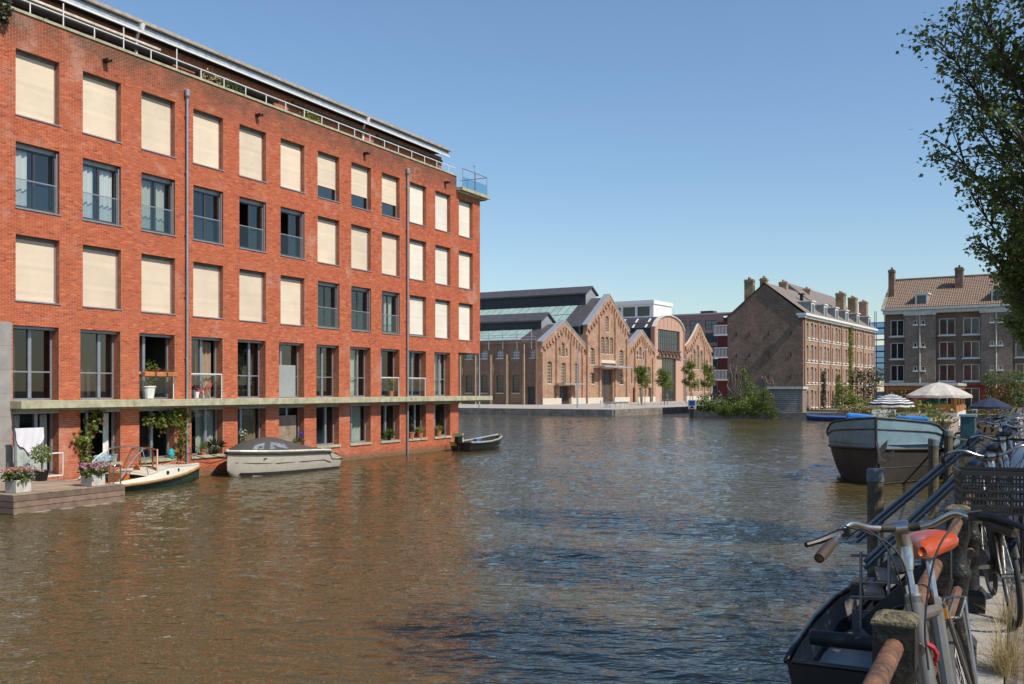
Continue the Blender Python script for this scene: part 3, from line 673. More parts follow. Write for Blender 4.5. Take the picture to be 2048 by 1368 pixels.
for i, t in enumerate((3.1, 9.9, 16.4, 6.6, 13.1)): k.tube([(-.42,t,zb),(-.42,t,11.4 if i == 0 else 9.6)], .09, 6)
build_each(k, 'downpipe', mat('rusty white pipe', (.50,.42,.33), .6), WK)
k = MB()
for i in range(14): t = 1.7+2.9*i; k.tube([(-.35,t,10.5),(-.35,t,14.0 if i % 3 else 13.6)], .07, 6)
k.tube([(-.35,0.8,12.6),(-.35,45,12.6)], .05, 6); k.tube([(-.35,.8,12.15),(-.35,45,12.15)], .07, 6); k.build('gutter_rail', m_zinc, WK)
# hall roofs with lanterns
def hall(x0, x1, ze, zp, L, lz, lw, sky0, sky1, y0=.7):
    m = (x0+x1)/2; zr = zp-.5; k = MB()
    k.add([(x0-.2,y0,ze-.2),(m,y0,zr),(m,L,zr),(x0-.2,L,ze-.2),(x1+.2,y0,ze-.2),(x1+.2,L,ze-.2)], [(0,1,2,3),(1,4,5,2)]); k.build('roof', m_slate, WK)
    k = MB(); a = .12+0*L; f = lambda t: (x0+(m-x0)*t, ze+(zr-ze)*t)
    xa, za = f(sky0); xb, zb2 = f(sky1); n = int((L-4)/1.55); nv = Vector((-(zr-ze), 0, m-x0)).normalized()*.12
    xm, zm = (xa+xb)/2, (za+zb2)/2
    for (p, q) in (((xa,za),(xm,zm)),((xm,zm),(xb,zb2))):
        for i in range(n):
            y = 5.0+i*1.55; u = Vector((p[0],y,p[1])); v = Vector((q[0],y,q[1])); g = (v-u)*.03
            k.prism([u+g+nv*.3, u+g+nv*.3+Vector((0,1.36,0)), v-g+nv*.3+Vector((0,1.36,0)), v-g+nv*.3], nv*.7)
    build_each(k, 'roof_lights', m_sky, WK)
    k = MB(); y1 = 3.4
    k.box(m-lw,m+lw,y1+.03,L,zr-lw*.75-1.2,lz-1.5); k.build('lantern', m_dark, WK)
    k = MB(); k.prism([(m-lw-.5,y1-.4,lz-1.55),(m,y1-.4,lz),(m+lw+.5,y1-.4,lz-1.55),(m+lw+.5,y1-.4,lz-1.85),(m,y1-.4,lz-.3),(m-lw-.5,y1-.4,lz-1.85)][::-1], (0,L-y1,0)); k.build('lantern_roof', m_slate, WK)
    k = MB()
    n = 9
    for i in range(n):
        x = m-lw+2*lw*i/n; k.box(x+.02,x+2*lw/n-.02,y1-.06,y1+.02,zr-lw*.75-1.2,lz-1.5-.02-abs(x+lw/n-m)/lw*.0)
    k.prism([(m-lw,y1-.05,lz-1.52),(m+lw,y1-.05,lz-1.52),(m,y1-.05,lz-.32)], (0,.1,0)); k.build('lantern_end', m_zinc, WK)
hall(0,16.8,11.7,15.8,95,17.5,2.2,.10,.70); hall(16.8,36.1,15.5,21.95,110,23.9,2.3,.05,.74)
MB().box(15.9,16.75,.75,90,11.0,15.3).build('glazed_side', mat('dark side glass', (.03,.04,.05), .15, var=.2), WK)
k = MB(); k.add([(36.1,.7,12.1),(43.35,.7,15.4),(43.35,50,15.4),(36.1,50,12.1),(50.6,.7,12.1),(50.6,50,12.1)], [(0,1,2,3),(1,4,5,2)]); k.build('roof', m_slate, WK)
# steel hall with the arched front
A0, A1 = 51.0, 68.9; am = (A0+A1)/2
atop = [(A0,17.0),(A0+1.2,18.2),(A0+3,19.1),(A0+5.5,19.75),(am,20.05),(A1-5.5,19.75),(A1-3,19.1),(A1-1.2,18.2),(A1,17.0)]
k = MB(); AH = [(53.3,66.3,12.2,16.8),(55.4,63.9,zb,10.5)]; wall(k, atop, zb-1, AH, .2, .8); m_pinkp = mat('pink panels', (.47,.29,.21), .7, var=.06); k.build('arched_front', m_pinkp, WK)
k = MB()
for i in range(8): x = A0+1+i*(A1-A0-2)/7; k.box(x-.04,x+.04,.15,.198,17.0,min(tz(atop,x)-.3, 19.6))
k.box(A0-.15,A0+.25,.0,.9,zb,17); k.box(A1-.25,A1+.15,.0,.9,zb,17); k.build('seams', mat('pink steel', (.40,.20,.14), .6), WK)
k = MB()
for (p, q) in zip(atop[:-1], atop[1:]): k.bar((p[0],.3,p[1]+.1), (q[0],.3,q[1]+.1), .9, .22)
k.build('arch_trim', mat('pale trim', (.62,.55,.47), .6), WK)
win(WK, *AH[0], .45, 12, 3, m_dark, m_farglass, .15, .12); win(WK, *AH[1], .45, 6, 4, m_dark, m_farglass, .2, .12)
k = MB()
k.box(53.0,66.6,-.15,.15,12.0,12.25); k.box(52.4,67.2,-.2,.15,10.5,10.8)
for i in range(6):
    x = 53.4+i*2.13; k.bar((x,0,10.8), (x+1.06,0,12.0), .22); k.bar((x+1.06,0,12.0), (x+2.13,0,10.8), .22)
k.build('truss', mat('brown steel', (.10,.055,.045), .6), WK)
MB().box(55.6,58.5,.40,.44,6.8,7.6).build('blue_panel', mat('blue sign panel', (.03,.16,.42), .5), WK)
k = MB(); ar = [(A0,16.9),(A0+1.2,18.1),(A0+3,19.0),(A0+5.5,19.65),(am,19.95),(A1-5.5,19.65),(A1-3,19.0),(A1-1.2,18.1),(A1,16.9)]
k.grid([[(x,.8,z) for x, z in ar], [(x,70,z) for x, z in ar]]); k.box(A0+.05,A0+.3,.85,70,11,16.9); k.build('roof', m_dark, WK)
k = MB()
for i in range(20):
    for (p, q) in ((ar[0],ar[2]),):
        y = 2+i*3.0; k.prism([(p[0]-.1,y,p[1]+.1),(p[0]-.1,y+.4,p[1]+.1),(q[0]-.1,y+.4,q[1]+.12),(q[0]-.1,y,q[1]+.12)], (-.05,0,.06))
build_each(k, 'roof_ribs', m_white, WK)
k = MB(); k.add([(69.3,.7,13.4),(78.3,.7,17.5),(78.3,30,17.5),(69.3,30,13.4),(87.4,.7,13.4),(87.4,30,13.4)], [(0,1,2,3),(1,4,5,2)]); k.build('roof', m_slate, WK)
k = MB().box(75.2,76.6,5,6.4,16,20.4); k.box(75.1,76.7,4.9,6.5,20.4,20.7); k.build('chimney', m_wk, WK)
# raised saw-tooth roof with panels behind the steel hall
k = MB().prism([(46,46,14),(60,46,14),(60,46,22.5),(53,46,24.8),(46,46,22.0)], (0,45,0)); k.build('rear_hall', m_dark, WK)
k = MB()
for i in range(8): y = 47+i*5; k.prism([(46.2,y,22.2),(46.2,y+.5,22.2),(52.8,y+.5,24.85),(52.8,y,24.85)], (-.05,0,.08))
build_each(k, 'roof_ribs', m_white, WK)
# ------------------------------------------------------------------ long dark brick terrace house with its gable to the water (x along the lit front, y to the left)
BANG = math.atan2(e2.y, e2.x)
TH = thing('terrace_house', 'long four storey dark brick house, blank gable facing the water, white cornice', 'building', (38,130,0), BANG)
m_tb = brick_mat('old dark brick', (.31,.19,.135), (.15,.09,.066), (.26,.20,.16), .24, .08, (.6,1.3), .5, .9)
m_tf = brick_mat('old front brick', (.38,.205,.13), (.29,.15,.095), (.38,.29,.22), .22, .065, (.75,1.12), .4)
m_tile = mat('grey brown tiles', (.20,.165,.14), .8, var=.15, scale=2, bump=.5, bscale=12)
m_lead = mat('grey lead', (.28,.28,.28), .6)
gz = .76
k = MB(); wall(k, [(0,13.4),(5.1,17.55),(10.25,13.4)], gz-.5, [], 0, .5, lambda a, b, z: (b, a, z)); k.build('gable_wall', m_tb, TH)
k = MB(); k.box(-.03,.0,.3,10.0,gz,2.6); k.build('red_base', mat('dark red paint', (.16,.02,.02), .7), TH)
XS = [1.75, 3.75, 5.55, 8.2, 10.3, 12.0, 14.2, 16.4, 18.0, 20.0, 22.0, 26.2, 29.1, 31.1, 34.0, 36.6, 38.7]; WW = [.7,1.0,.75]*6
RZ = [(10.35,12.3),(7.4,9.35),(4.45,6.4),(1.1,3.3)]; TW = []
for i, x in enumerate(XS):
    w = WW[i]
    for (a, b) in RZ: TW.append((x,x+w,a,b+(.2 if w > .9 else 0)))
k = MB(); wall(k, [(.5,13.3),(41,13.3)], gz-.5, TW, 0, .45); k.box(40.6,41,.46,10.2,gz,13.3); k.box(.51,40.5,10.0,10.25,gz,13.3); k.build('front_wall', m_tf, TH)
for i, h in enumerate(TW): win(TH, *h, .16, 2 if h[1]-h[0] > .9 else 1, 3, m_white, m_farglass, .07, .05, arch=.18, archm=m_white if h[1]-h[0] > .9 else m_tf, sill=m_white, am=.19)
k = MB()
for x in (.5, 7.0, 13.4, 19.4, 25.2, 28.0, 33.0, 40.4): k.box(x,x+.5,-.14,.0,gz,12.9)
build_each(k, 'pilasters', m_tf, TH)
k = MB(); k.box(-.25,41.2,-.55,.0,13.15,13.45); k.box(-.1,41.1,-.32,.0,12.85,13.15); k.box(-.48,-.26,-.55,.75,13.152,13.45); k.box(-.42,.0,-.4,.55,12.86,13.148); k.build('cornice', m_white, TH)
k = MB()
for z in (10.0, 7.0, 4.1): k.box(0.5,41,-.06,0,z-.05,z+.12)
build_each(k, 'string_course', m_stone, TH)
k = MB(); k.add([(-.12,-.5,13.45),(41.2,-.5,13.45),(41.2,5.1,17.75),(-.12,5.1,17.75),(41.2,10.4,13.3),(-.12,10.4,13.3)], [(0,1,2,3),(3,2,4,5)]); k.build('roof', m_tile, TH)
for i, x in enumerate((3.4, 9.6, 15.6, 21.5, 28.4, 36.2)):
    k = MB().box(x,x+1.6,-.1,3.0,13.5,15.2); k.build('dormer', m_lead, TH); d_ = TH.children[-1] if False else None
    q = MB().box(x-.15,x+1.75,-.3,3.1,15.2,15.35); q.box(x-.02,x+.12,-.16,-.1,13.5,15.2); q.box(x+1.48,x+1.62,-.16,-.1,13.5,15.2); q.box(x+.12,x+1.48,-.15,-.1,13.5,13.7); q.box(x+.12,x+1.48,-.15,-.1,14.9,15.2); q.build('dormer_frame', m_white, TH)
    MB().box(x+.15,x+1.45,-.13,-.101,13.72,14.88).build('dormer_pane', m_farglass, TH)
def chimney(par, x0, x1, y0, y1, z0, z1, m, pots=3):
    k = MB().box(x0,x1,y0,y1,z0,z1); k.box(x0-.06,x1+.06,y0-.06,y1+.06,z1-.35,z1-.15)
    for i in range(pots): x = x0+(x1-x0)*(i+.5)/pots; k.lathe([(.11,0),(.13,.25),(.10,.3)], 8, (x,(y0+y1)/2,z1))
    k.build('chimney', m, par)
m_ych = brick_mat('yellow chimney brick', (.36,.26,.12), (.28,.20,.10), (.30,.25,.18), .22, .065)
chimney(TH,.1,.9,6.75,7.95,14.5,18.3,m_ych,3); chimney(TH,.4,1.2,5.0,5.9,16.6,18.4,m_ych,2)
for (x, y, z1) in ((8.0,4.6,18.6),(19.5,4.6,18.6)): chimney(TH,x,x+.8,y,y+1.1,16.5,z1,m_tf)
chimney(TH,24.5,26.0,.9,2.1,14.0,18.2,m_ych); chimney(TH,32.0,33.4,.9,2.1,14.0,18.1,m_ych); chimney(TH,39.3,40.6,.9,2.1,14.0,18.0,m_tf)
k = MB().box(7.5,7.9,2.2,2.6,15.2,16.6); k.box(7.3,8.1,2.0,2.8,16.6,16.75); k.build('vent', m_black, TH)
k = MB()
for (x, y) in ((16,30),): 
    k.add([(14.0,10.4,13.5),(14.0,6.5,19.0),(40,6.5,19.0),(40,10.4,13.5)], [(0,1,2,3)]); k.prism([(14,2.2,15.6),(14,6.5,19.1),(14,10.3,13.5)], (.2,0,0)); k.add([(14.2,6.5,19.1),(14.2,2.4,15.8),(40,2.4,15.8),(40,6.5,19.1)], [(0,1,2,3)])
k.build('rear_roof', m_tile, TH)
# iron wall ties on the gable
k = MB()
for y in (1.6, 4.6, 7.2, 9.0):
    for z in (5.2, 8.1, 10.9): k.box(-.05,.0,y-.05,y+.05,z-.28,z+.28)
k.build('wall_ties', m_black, TH)
# ------------------------------------------------------------------ house with tiled roof (x to the right, y into the house)
EANG = math.atan2(e_.y, e_.x)
EH = thing('tiled_house', 'brown brick house with pantiled roof and red painted ground floor at the right', 'building', (44.2,118,0), EANG)
m_eh = brick_mat('brown house brick', (.22,.128,.09), (.15,.086,.062), (.20,.16,.13), .22, .065, (.7,1.2), .5)
m_ehb = brick_mat('greyer bay brick', (.28,.19,.14), (.19,.13,.098), (.28,.24,.20), .22, .065, (.7,1.25), .5)
EW = []
for (a, b) in ((.6,2.15),(5.95,7.7),(8.5,10.25),(13.85,15.6),(16.3,18.0),(22.0,23.8)):
    for (z0, z1) in ((9.72,11.65),(7.05,8.98),(4.42,6.35)): EW.append((a,b,z0,z1))
    if a > 1: EW.append((a,b,1.0,3.65))
k = MB(); wall(k, [(0,12.3),(26,12.3)], 4.0, [h for h in EW if h[2] > 4], 0, .4); k.box(0,.38,.41,9,.76,12.3); k.build('wall', m_eh, EH)
k = MB(); wall(k, [(0,4.0),(26,4.0)], gz-.4, [h for h in EW if h[2] < 4], 0.004, .4); k.build('red_ground_floor', brick_mat('red painted brick', (.33,.035,.025), (.29,.03,.022), (.24,.026,.02), .22, .065, (.8,1.1), .6, .3), EH)
for h in EW: win(EH, *h, .14, 2, 1, m_white, m_farglass, .1, .09, sill=m_white if h[2] > 4 else None)
for h in EW[:9]: 
    if random.random() < .5: MB().box(h[0]+.1,h[1]-.1,.23,.25,h[2]+(h[3]-h[2])*.4,h[3]-.1).build('blind', m_curtain, EH)
bays = ((2.3,5.65),(10.4,13.6),(18.6,21.6))
for (a, b) in bays:
    SW = [(x,x+.34,z,z+.5) for x in (a+1.0,a+1.85) for z in (11.0,8.4,5.65)]
    k = MB(); wall(k, [(a,12.1),(b,12.1)], 4.02, SW, -.45, -.003); k.build('stair_bay', m_ehb, EH)
    MB().box(a,b,-.45,-.003,gz,4.01).build('bay_base', MATS['red painted brick'], EH)
    for h in SW: win(EH, *h, -.42, 1, 1, m_white, m_farglass, .05, .03, sill=m_white)
    MB().tube([((a+b)/2,-.52,3.6),((a+b)/2,-.52,12.1)], .07, 8).build('downpipe', mat('cream pipe', (.55,.52,.45), .5), EH)
k = MB(); k.box(-.3,26.2,-.75,.0,12.72,13.0); k.box(-.15,26.1,-.5,.0,12.3,12.72)
for (a, b) in bays: k.box(a-.1,b+.1,-.62,-.501,12.08,12.5)
k.build('cornice', mat('off white cornice', (.66,.64,.58), .6), EH)
# pantiles: rows of rolls, each row stepped over the one below
y0, y1, z0, z1 = -.7, 4.6, 13.0, 16.75; nr = 18; k = MB(); cols = int(26.6/.25)
for r in range(nr):
    t0, t1_ = r/nr, (r+1)/nr+.006; rr = []
    for (t, up_) in ((t0,.07),(t1_,.02)):
        row = []
        for i in range(cols*4+1):
            x = -.3+i*.0625; row.append((x, y0+(y1-y0)*t, z0+(z1-z0)*t+up_+.035*math.sin(i*math.pi/2)))
        rr.append(row)
    k.grid(rr)
k.build('pantiles', mat('pantile', (.26,.17,.12), .75, var=.25, scale=3, c2=(.17,.12,.09)), EH, kind='stuff')
k = MB(); k.add([(-.3,4.6,16.8),(26.3,4.6,16.8),(26.3,9.8,13),(-.3,9.8,13)], [(0,1,2,3)]); k.prism([(0,-.5,12.8),(0,4.6,16.7),(0,9.5,12.8)], (.3,0,0)); k.tube([(-.35,4.6,16.85),(26.3,4.6,16.85)], .13, 8); k.build('roof_rear', m_tile, EH)
chimney(EH,.1,.75,1.4,2.2,13.6,17.8,m_eh,1); chimney(EH,7.3,8.15,2.4,3.3,14.6,17.7,m_eh,1); chimney(EH,15.5,16.3,2.4,3.3,14.6,17.7,m_eh,1)
for x in (3.45, 11.5, 19.5):
    k = MB().box(x,x+1.3,-.15,3.0,13.05,14.55); k.build('dormer', m_lead, EH)
    q = MB().box(x-.12,x+1.42,-.3,3.1,14.55,14.7); q.box(x-.04,x+.14,-.22,-.15,13.05,14.55); q.box(x+1.16,x+1.34,-.22,-.15,13.05,14.55); q.box(x+.14,x+1.16,-.22,-.15,13.05,13.2); q.box(x+.14,x+1.16,-.22,-.15,14.4,14.55); q.build('dormer_frame', m_white, EH)
    q = MB().box(x+.15,x+1.15,-.19,-.151,13.2,14.4); q.build('dormer_pane', m_farglass, EH)
# ------------------------------------------------------------------ modern block with glass bays and white balconies
MO = thing('modern_block', 'modern apartment block with dark red walls, big windows and white balconies behind', 'building', (44,272,0), EANG)
H_ = [(x, x+3.4, z, z+2.5) for x in (.5,4.8,9.2) for z in (2,5.6,9.1,12.6,16.1,19.6)]
k = MB(); wall(k, [(0,23.6),(14.2,23.6)], 0, H_, 0, .5); k.box(0,14,5,5.4,0,23); k.build('frame_wall', mat('pink concrete', (.36,.22,.19), .8), MO)
for h in H_: win(MO, *h, .2, 2, 2, m_darkalu, mat('bluish glass', (.05,.10,.12), .06, spec=1, var=.2, scale=.3), .12, .1)
k = MB().box(13.2,22,-1.2,6,0,21.4); k.build('red_wing', mat('wine red cladding', (.12,.012,.018), .6), MO)
for z in (6.3, 12.2, 18.1):
    q = MB().box(12.6,22,-2.6,-1.21,z-.4,z)
    for i in range(24): q.box(12.7+i*.38,12.82+i*.38,-2.6,-2.5,z,z+2.2)
    q.box(12.6,22,-2.62,-2.48,z+2.2,z+2.4); q.build('balcony', m_white, MO)
MB().box(-.2,22.2,-.2,7,23.6,24.0).build('roof', m_conc, MO); MB().box(7.5,11,1,4,24.0,24.7).build('roof_unit', m_dark, MO)
WH = thing('white_building', 'distant white flat roofed building showing above the factory roofs', 'building', (30,318,0), EANG)
k = MB(); WHH = [(x,x+4.2,22+z,25+z) for x in (1,6,11) for z in (0,4.5)]; wall(k, [(0,30.2),(16.5,30.2)], 0, WHH, 0, .6); k.box(0,.5,.6,14,0,30.2); k.box(16,16.5,.61,14,0,30.19); k.box(-.3,16.8,-.4,14.5,30.2,31.4); k.build('wall', m_white, WH)
for h in WHH: MB().box(*h[:2],.4,.5,*h[2:]).build('window', m_farglass, WH)
# scaffolding between the two houses
SC = thing('scaffolding', 'blue netted scaffolding rising between the two brick houses', 'scaffold', (61.0,172,0), EANG)
k = MB(); nx = 5
for i in range(nx+1):
    for j in (0, 1.2): k.tube([(i*1.6,j,.7),(i*1.6,j,16.2+(i % 2)*.8)], .07, 5)
for z in range(1, 8):
    for j in (0, 1.2): k.tube([(-.3,j,z*2.0),(nx*1.6+.3,j,z*2.0)], .06, 5); k.tube([(-.3,j,z*2.0+1),(nx*1.6+.3,j,z*2.0+1)], .05, 5)
k.build('poles', m_alu, SC)
for z in range(1, 8): MB().box(0,nx*1.6,.05,1.15,z*2.0+.08,z*2.0+.14).build('deck', m_wood, SC)
k = MB()
for i in range(nx):
    for z in range(0, 7):
        if random.random() < .75: k.grid([[(i*1.6+1.6*a/3,-.1+random.uniform(-.07,.07),1+z*2.0+2.0*b/3) for a in range(4)] for b in range(4)])
build_each(k, 'netting', glass_mat('blue net', (.20,.34,.62), .4, .8), SC)
# lamp posts, bench wall and young trees on the works quay
def lamp_post(x, y, h, label, two=False):
    p = thing('lamp_post', label, 'lamp post', (x,y,.86), 0, 'lamp posts on the factory quay')
    k = MB().tube([(0,0,0),(0,0,1.2),(0,0,h)], [.13,.11,.07], 8); k.build('pole', m_zinc, p)
    if two:
        for z, sgn in ((h-.3,1),(h-1.4,-1)): MB().tube([(0,0,z),(.6*sgn,-.2,z+.15)], .05, 6).build('arm', m_zinc, p); MB().obox((.85*sgn,-.3,z+.2),(.3,-.1,.02),(.05,.15,0),(0,0,.09)).build('lamp_head', m_white, p)
A_ = C+IG*1+IL*14; 
lamp_post(-4.6,140.2,7.6,'tall grey pole at the water edge beside the red building')
lamp_post(9.3,141.5,9.4,'slim pale pole in front of the leftmost factory gable')
lamp_post(24.2,186,10.2,'lamp post with two heads in front of the third gable', True)
lamp_post(34.9,200,10.0,'lamp post with two heads in front of the bell shaped gable', True)
lamp_post(42.8,213,9.4,'lamp post with two heads beside the modern block', True)
bn = thing('curved_bench', 'low curved concrete seat on the factory quay near the water edge', 'bench', (13.6,143.5,.86), IANG)
k = MB()
for i in range(9):
    a0, a1 = R(200+i*15), R(200+(i+1)*15-1); k.prism([(3.2*math.cos(a),3.2*math.sin(a),0) for a in (a0,a1)]+[(2.4*math.cos(a),2.4*math.sin(a),0) for a in (a1,a0)], (0,0,.75))
build_each(k, 'seat_block', m_conc, bn)
k = MB()
for i in range(9):
    a0, a1 = R(200+i*15), R(200+(i+1)*15-1); k.prism([(3.3*math.cos(a),3.3*math.sin(a),.76) for a in (a0,a1)]+[(2.3*math.cos(a),2.3*math.sin(a),.76) for a in (a1,a0)], (0,0,.1))
build_each(k, 'seat_top', mat('grey seat top', (.28,.27,.25), .7), bn)
# ------------------------------------------------------------------ boats
def hull_rows(L, stations, nseg=10):
    """stations: list of (x, half beam at deck, z deck, z keel, fullness); returns rows of points port->keel->starboard"""
    out = []
    for (x, b, zd, zk, fu) in stations:
        row = []
        for i in range(-nseg, nseg+1):
            t = abs(i)/nseg; y = b*(t**fu)*(1 if i > 0 else -1); z = zk+(zd-zk)*(t**2.2 if fu < .6 else t**1.5)
            row.append((x, y, z))
        out.append(row)
    return out
def rim(stations, dz=0, off=0): 
    pts = [(x, b+off, zd+dz) for (x, b, zd, zk, f) in stations]
    return pts, [(x, -(b+off), zd+dz) for (x, b, zd, zk, f) in stations]
# wooden saloon sloop beside the deck ---------------------------------------------------------------
SLO = thing('wooden_sloop', 'small white and dark green sloop with varnished cabin by the wooden deck', 'boat', tuple(Vector((-16,32.1,0))+D*-.3+NRM*1.45), ANG)
st = [(x*1.06,b_,z_,k_,f_) for (x,b_,z_,k_,f_) in [(0,.72,.36,-.25,.42),(.8,.95,.31,-.28,.42),(2,1.06,.28,-.3,.42),(3.2,1.05,.30,-.3,.43),(4.3,.90,.35,-.3,.46),(5.2,.64,.42,-.25,.52),(5.9,.32,.50,-.1,.6),(6.45,.03,.58,.1,.8)]]
sheer = lambda x: .10 if x < 3.2 else (.10+.24*min(1,(x-3.2)/.6) if x < 4.8 else max(.05,.34-.15*(x-4.8)))
k = MB().grid(hull_rows(6, st)); k.build('hull', mat('dark green hull', (.012,.05,.045), .25, var=.1, coat=.4), SLO, smooth=True)
a, b = rim(st, -.03, .03); k = MB().tube(a, .05, 6).tube(b, .05, 6); build_each(k, 'rubbing_rope', mat('rope', (.45,.24,.09), .8, bump=1, bscale=120), SLO)
k = MB()
for sgn in (-1, 1):
    k.grid([[(x,sgn*(b_+.0),z) for (x,b_,z,_,_) in st], [(x,sgn*(b_-.02 if b_ > .1 else b_),z+sheer(x)) for (x,b_,z,_,_) in st]])
k.build('topsides', mat('cream paint', (.74,.70,.58), .3, var=.03, coat=.3), SLO, smooth=True)
k = MB(); k.grid([[(x,y*(b_-.02),z+sheer(x)+.01+.04*(1-y*y)) for y in (-1,-.5,0,.5,1)] for (x,b_,z,_,_) in st[3:]]); k.build('foredeck', MATS['cream paint'], SLO)
k = MB(); k.grid([[(x,y*(b_*.70),.03) for y in (-1,0,1)] for (x,b_,z,_,_) in st[:4]]); k.build('cockpit_floor', m_varn, SLO)
k = MB()
for sgn in (-1, 1): k.grid([[(x,sgn*(b_*.72),.02) for (x,b_,z,_,_) in st[:4]], [(x,sgn*(b_-.04),z+.09) for (x,b_,z,_,_) in st[:4]]])
k.box(0.05,.8,-.7,.7,.38,.44); k.box(.8,2.0,.55,.9,.26,.30); k.box(.8,2.0,-.9,-.55,.26,.30); k.box(3.3,3.34,-.72,.72,.05,.40); k.build('cockpit_lining', m_varn, SLO)
k = MB(); k.prism([(1.9,-.28,.02),(2.35,-.28,.02),(2.35,-.28,.50),(2.2,-.28,.60),(1.95,-.28,.60)], (0,.56,0)); k.build('engine_box', mat('orange wood', (.48,.17,.04), .3, coat=.5), SLO)
k = MB(); k.lathe([(.22,.5),(.24,.52),(.22,.54)], 14, (0,0,0)); k.v = [(2.85+.02*0+p[2]*.1,p[1]*.8,p[0]+.55) for p in k.v]; k.build('steering_wheel', m_varn, SLO)
k = MB(); ws = [(3.05,-.82,.64),(3.25,-.62,1.32),(3.35,0,1.36),(3.25,.62,1.32),(3.05,.82,.64)]
k.tube(ws, .035, 6); k.tube([(3.05,-.82,.66),(3.35,-.3,.70),(3.35,.3,.70),(3.05,.82,.66)], .035, 6)
for y in (-.3,.3): k.tube([(3.35,y,.7),(3.32,y,1.34)], .03, 6)
k.build('windscreen_frame', m_varn, SLO)
k = MB(); k.add([(3.05,-.8,.86),(3.35,-.3,.9),(3.32,-.3,1.44),(3.25,-.62,1.4)], [(0,1,2,3)]); k.add([(3.35,-.3,.9),(3.35,.3,.9),(3.32,.3,1.44),(3.32,-.3,1.44)], [(0,1,2,3)]); k.add([(3.35,.3,.9),(3.05,.8,.86),(3.25,.62,1.4),(3.32,.3,1.44)], [(0,1,2,3)]); k.build('windscreen_pane', m_balglass, SLO)
k = MB(); k.tube(bez([(1.3,-.95,.40),(2.0,-.88,1.1),(2.5,-.72,1.38),(2.65,0,1.44),(2.5,.72,1.38),(2.0,.88,1.1),(1.3,.95,.40)], 6), .022, 6); k.tube([(2.5,-.72,1.38),(2.55,-.97,.45)], .015, 6); k.tube([(2.5,.72,1.38),(2.55,.97,.45)], .015, 6); k.build('sprayhood_frame', mat('dull steel tube', (.26,.26,.27), .4, .3), SLO)
k = MB(); k.grid([[(2.4,y,1.35+.1*(1-(y/.75)**2)) for y in (-.72,-.4,0,.4,.72)], [(2.7,y,1.37+.1*(1-(y/.75)**2)) for y in (-.72,-.4,0,.4,.72)]]); k.build('sprayhood', mat('grey canvas', (.14,.13,.125), .9), SLO)
for x in (4.45, 5.1):
    k = MB().tube([(x,-(.86 if x < 5 else .68),.52 if x < 5 else .56),(x,-(.925 if x < 5 else .745),.52 if x < 5 else .56)], .065, 12); k.build('porthole', m_black, SLO)
k = MB().tube(bez([(6.2,.0,.72),(5.8,.2,.78),(5.4,.3,.66)], 5), .018, 6); k.box(5.7,6.0,-.06,.06,.62,.70); k.build('bow_cleat', m_varn, SLO)
for q in SLO.children:
    if q.name.split('.')[0] in ('engine_box','steering_wheel','windscreen_frame','windscreen_pane','sprayhood_frame','sprayhood'): q.location.x = 1.0
# grey motor launch -------------------------------------------------------------------------------------
LA = thing('motor_launch', 'beige motor launch under a dark grey canvas tent beside the red wall', 'boat', tuple(Vector((-16,32.1,0))+D*8.35+NRM*1.35), ANG-R(2))
st = [(-.22,.03,.93,.25,.8),(.1,.42,.92,-.1,.6),(.6,.80,.90,-.25,.5),(1.4,1.08,.87,-.3,.42),(2.6,1.16,.83,-.3,.38),(3.8,1.15,.80,-.3,.36),(4.7,1.10,.76,-.3,.35),(5.5,1.02,.50,-.3,.35),(5.56,.98,.46,-.25,.35)]
m_lau = mat('beige gelcoat', (.53,.485,.40), .3, var=.07, coat=.35, scale=3)
k = MB().grid(hull_rows(6, st)); k.f.append(tuple(range(len(k.v)-21, len(k.v)))); k.build('hull', m_lau, LA, smooth='auto')
a, b = rim(st[:7], .0, .03); k = MB().tube(a, .045, 6).tube(b, .045, 6); k.build('fender_rope', mat('dark rope', (.04,.035,.03), .9, bump=1, bscale=100), LA)
a, b = rim(st[:7], .09, -.03); k = MB().tube(a, .05, 6).tube(b, .05, 6); k.build('gunwale', mat('cream gunwale', (.66,.60,.50), .3), LA)
k = MB()
def stat(x):
    for p, q in zip(st[:-1], st[1:]):
        if p[0] <= x <= q[0]: u = (x-p[0])/(q[0]-p[0]); return [p[i]+(q[i]-p[i])*u for i in range(5)]
def side(x, z, sgn, off=.012):
    s_ = stat(x); t = max(0,(z-s_[3])/(s_[2]-s_[3])); t = t**(1/2.2 if s_[4] < .6 else 1/1.5); return (x, sgn*(s_[1]*t**s_[4]+off), z)
for sgn in (-1, 1):
    k.tube([side(x, z, sgn, .004) for (x, z) in [(.0,.56),(.6,.52),(1.5,.48),(3.0,.46),(4.3,.45),(4.55,.38),(4.8,.32)]], .018, 6)
    k.tube([side(x, z, sgn, .004) for (x, z) in [(4.35,.80),(4.6,.70),(4.85,.46),(5.45,.42)]], .018, 6)
k.build('hull_crease', mat('dark line', (.06,.05,.045), .6), LA)
k = MB()
for sgn in (-1, 1):
    top = [side(x, .16-.012*x, sgn) for x in (.15,.6,1.4,2.6,3.8,4.7,5.5)]; bot = [side(x, -.12, sgn) for x in (.15,.6,1.4,2.6,3.8,4.7,5.5)]; k.grid([top, bot])
build_each(k, 'boot_stripe', mat('antifouling grey', (.06,.055,.06), .7), LA, smooth=True)
k = MB(); m_tent = mat('dark canvas', (.07,.063,.058), .95, var=.1, scale=5, bump=.3, bscale=15)
prof = [(.25,.45,1.02),(.55,.68,1.22),(.95,.78,1.36),(1.6,.72,1.45),(2.2,.70,1.48),(2.8,.78,1.34),(3.5,.9,1.16),(4.2,.95,.98),(4.6,.95,.90)]
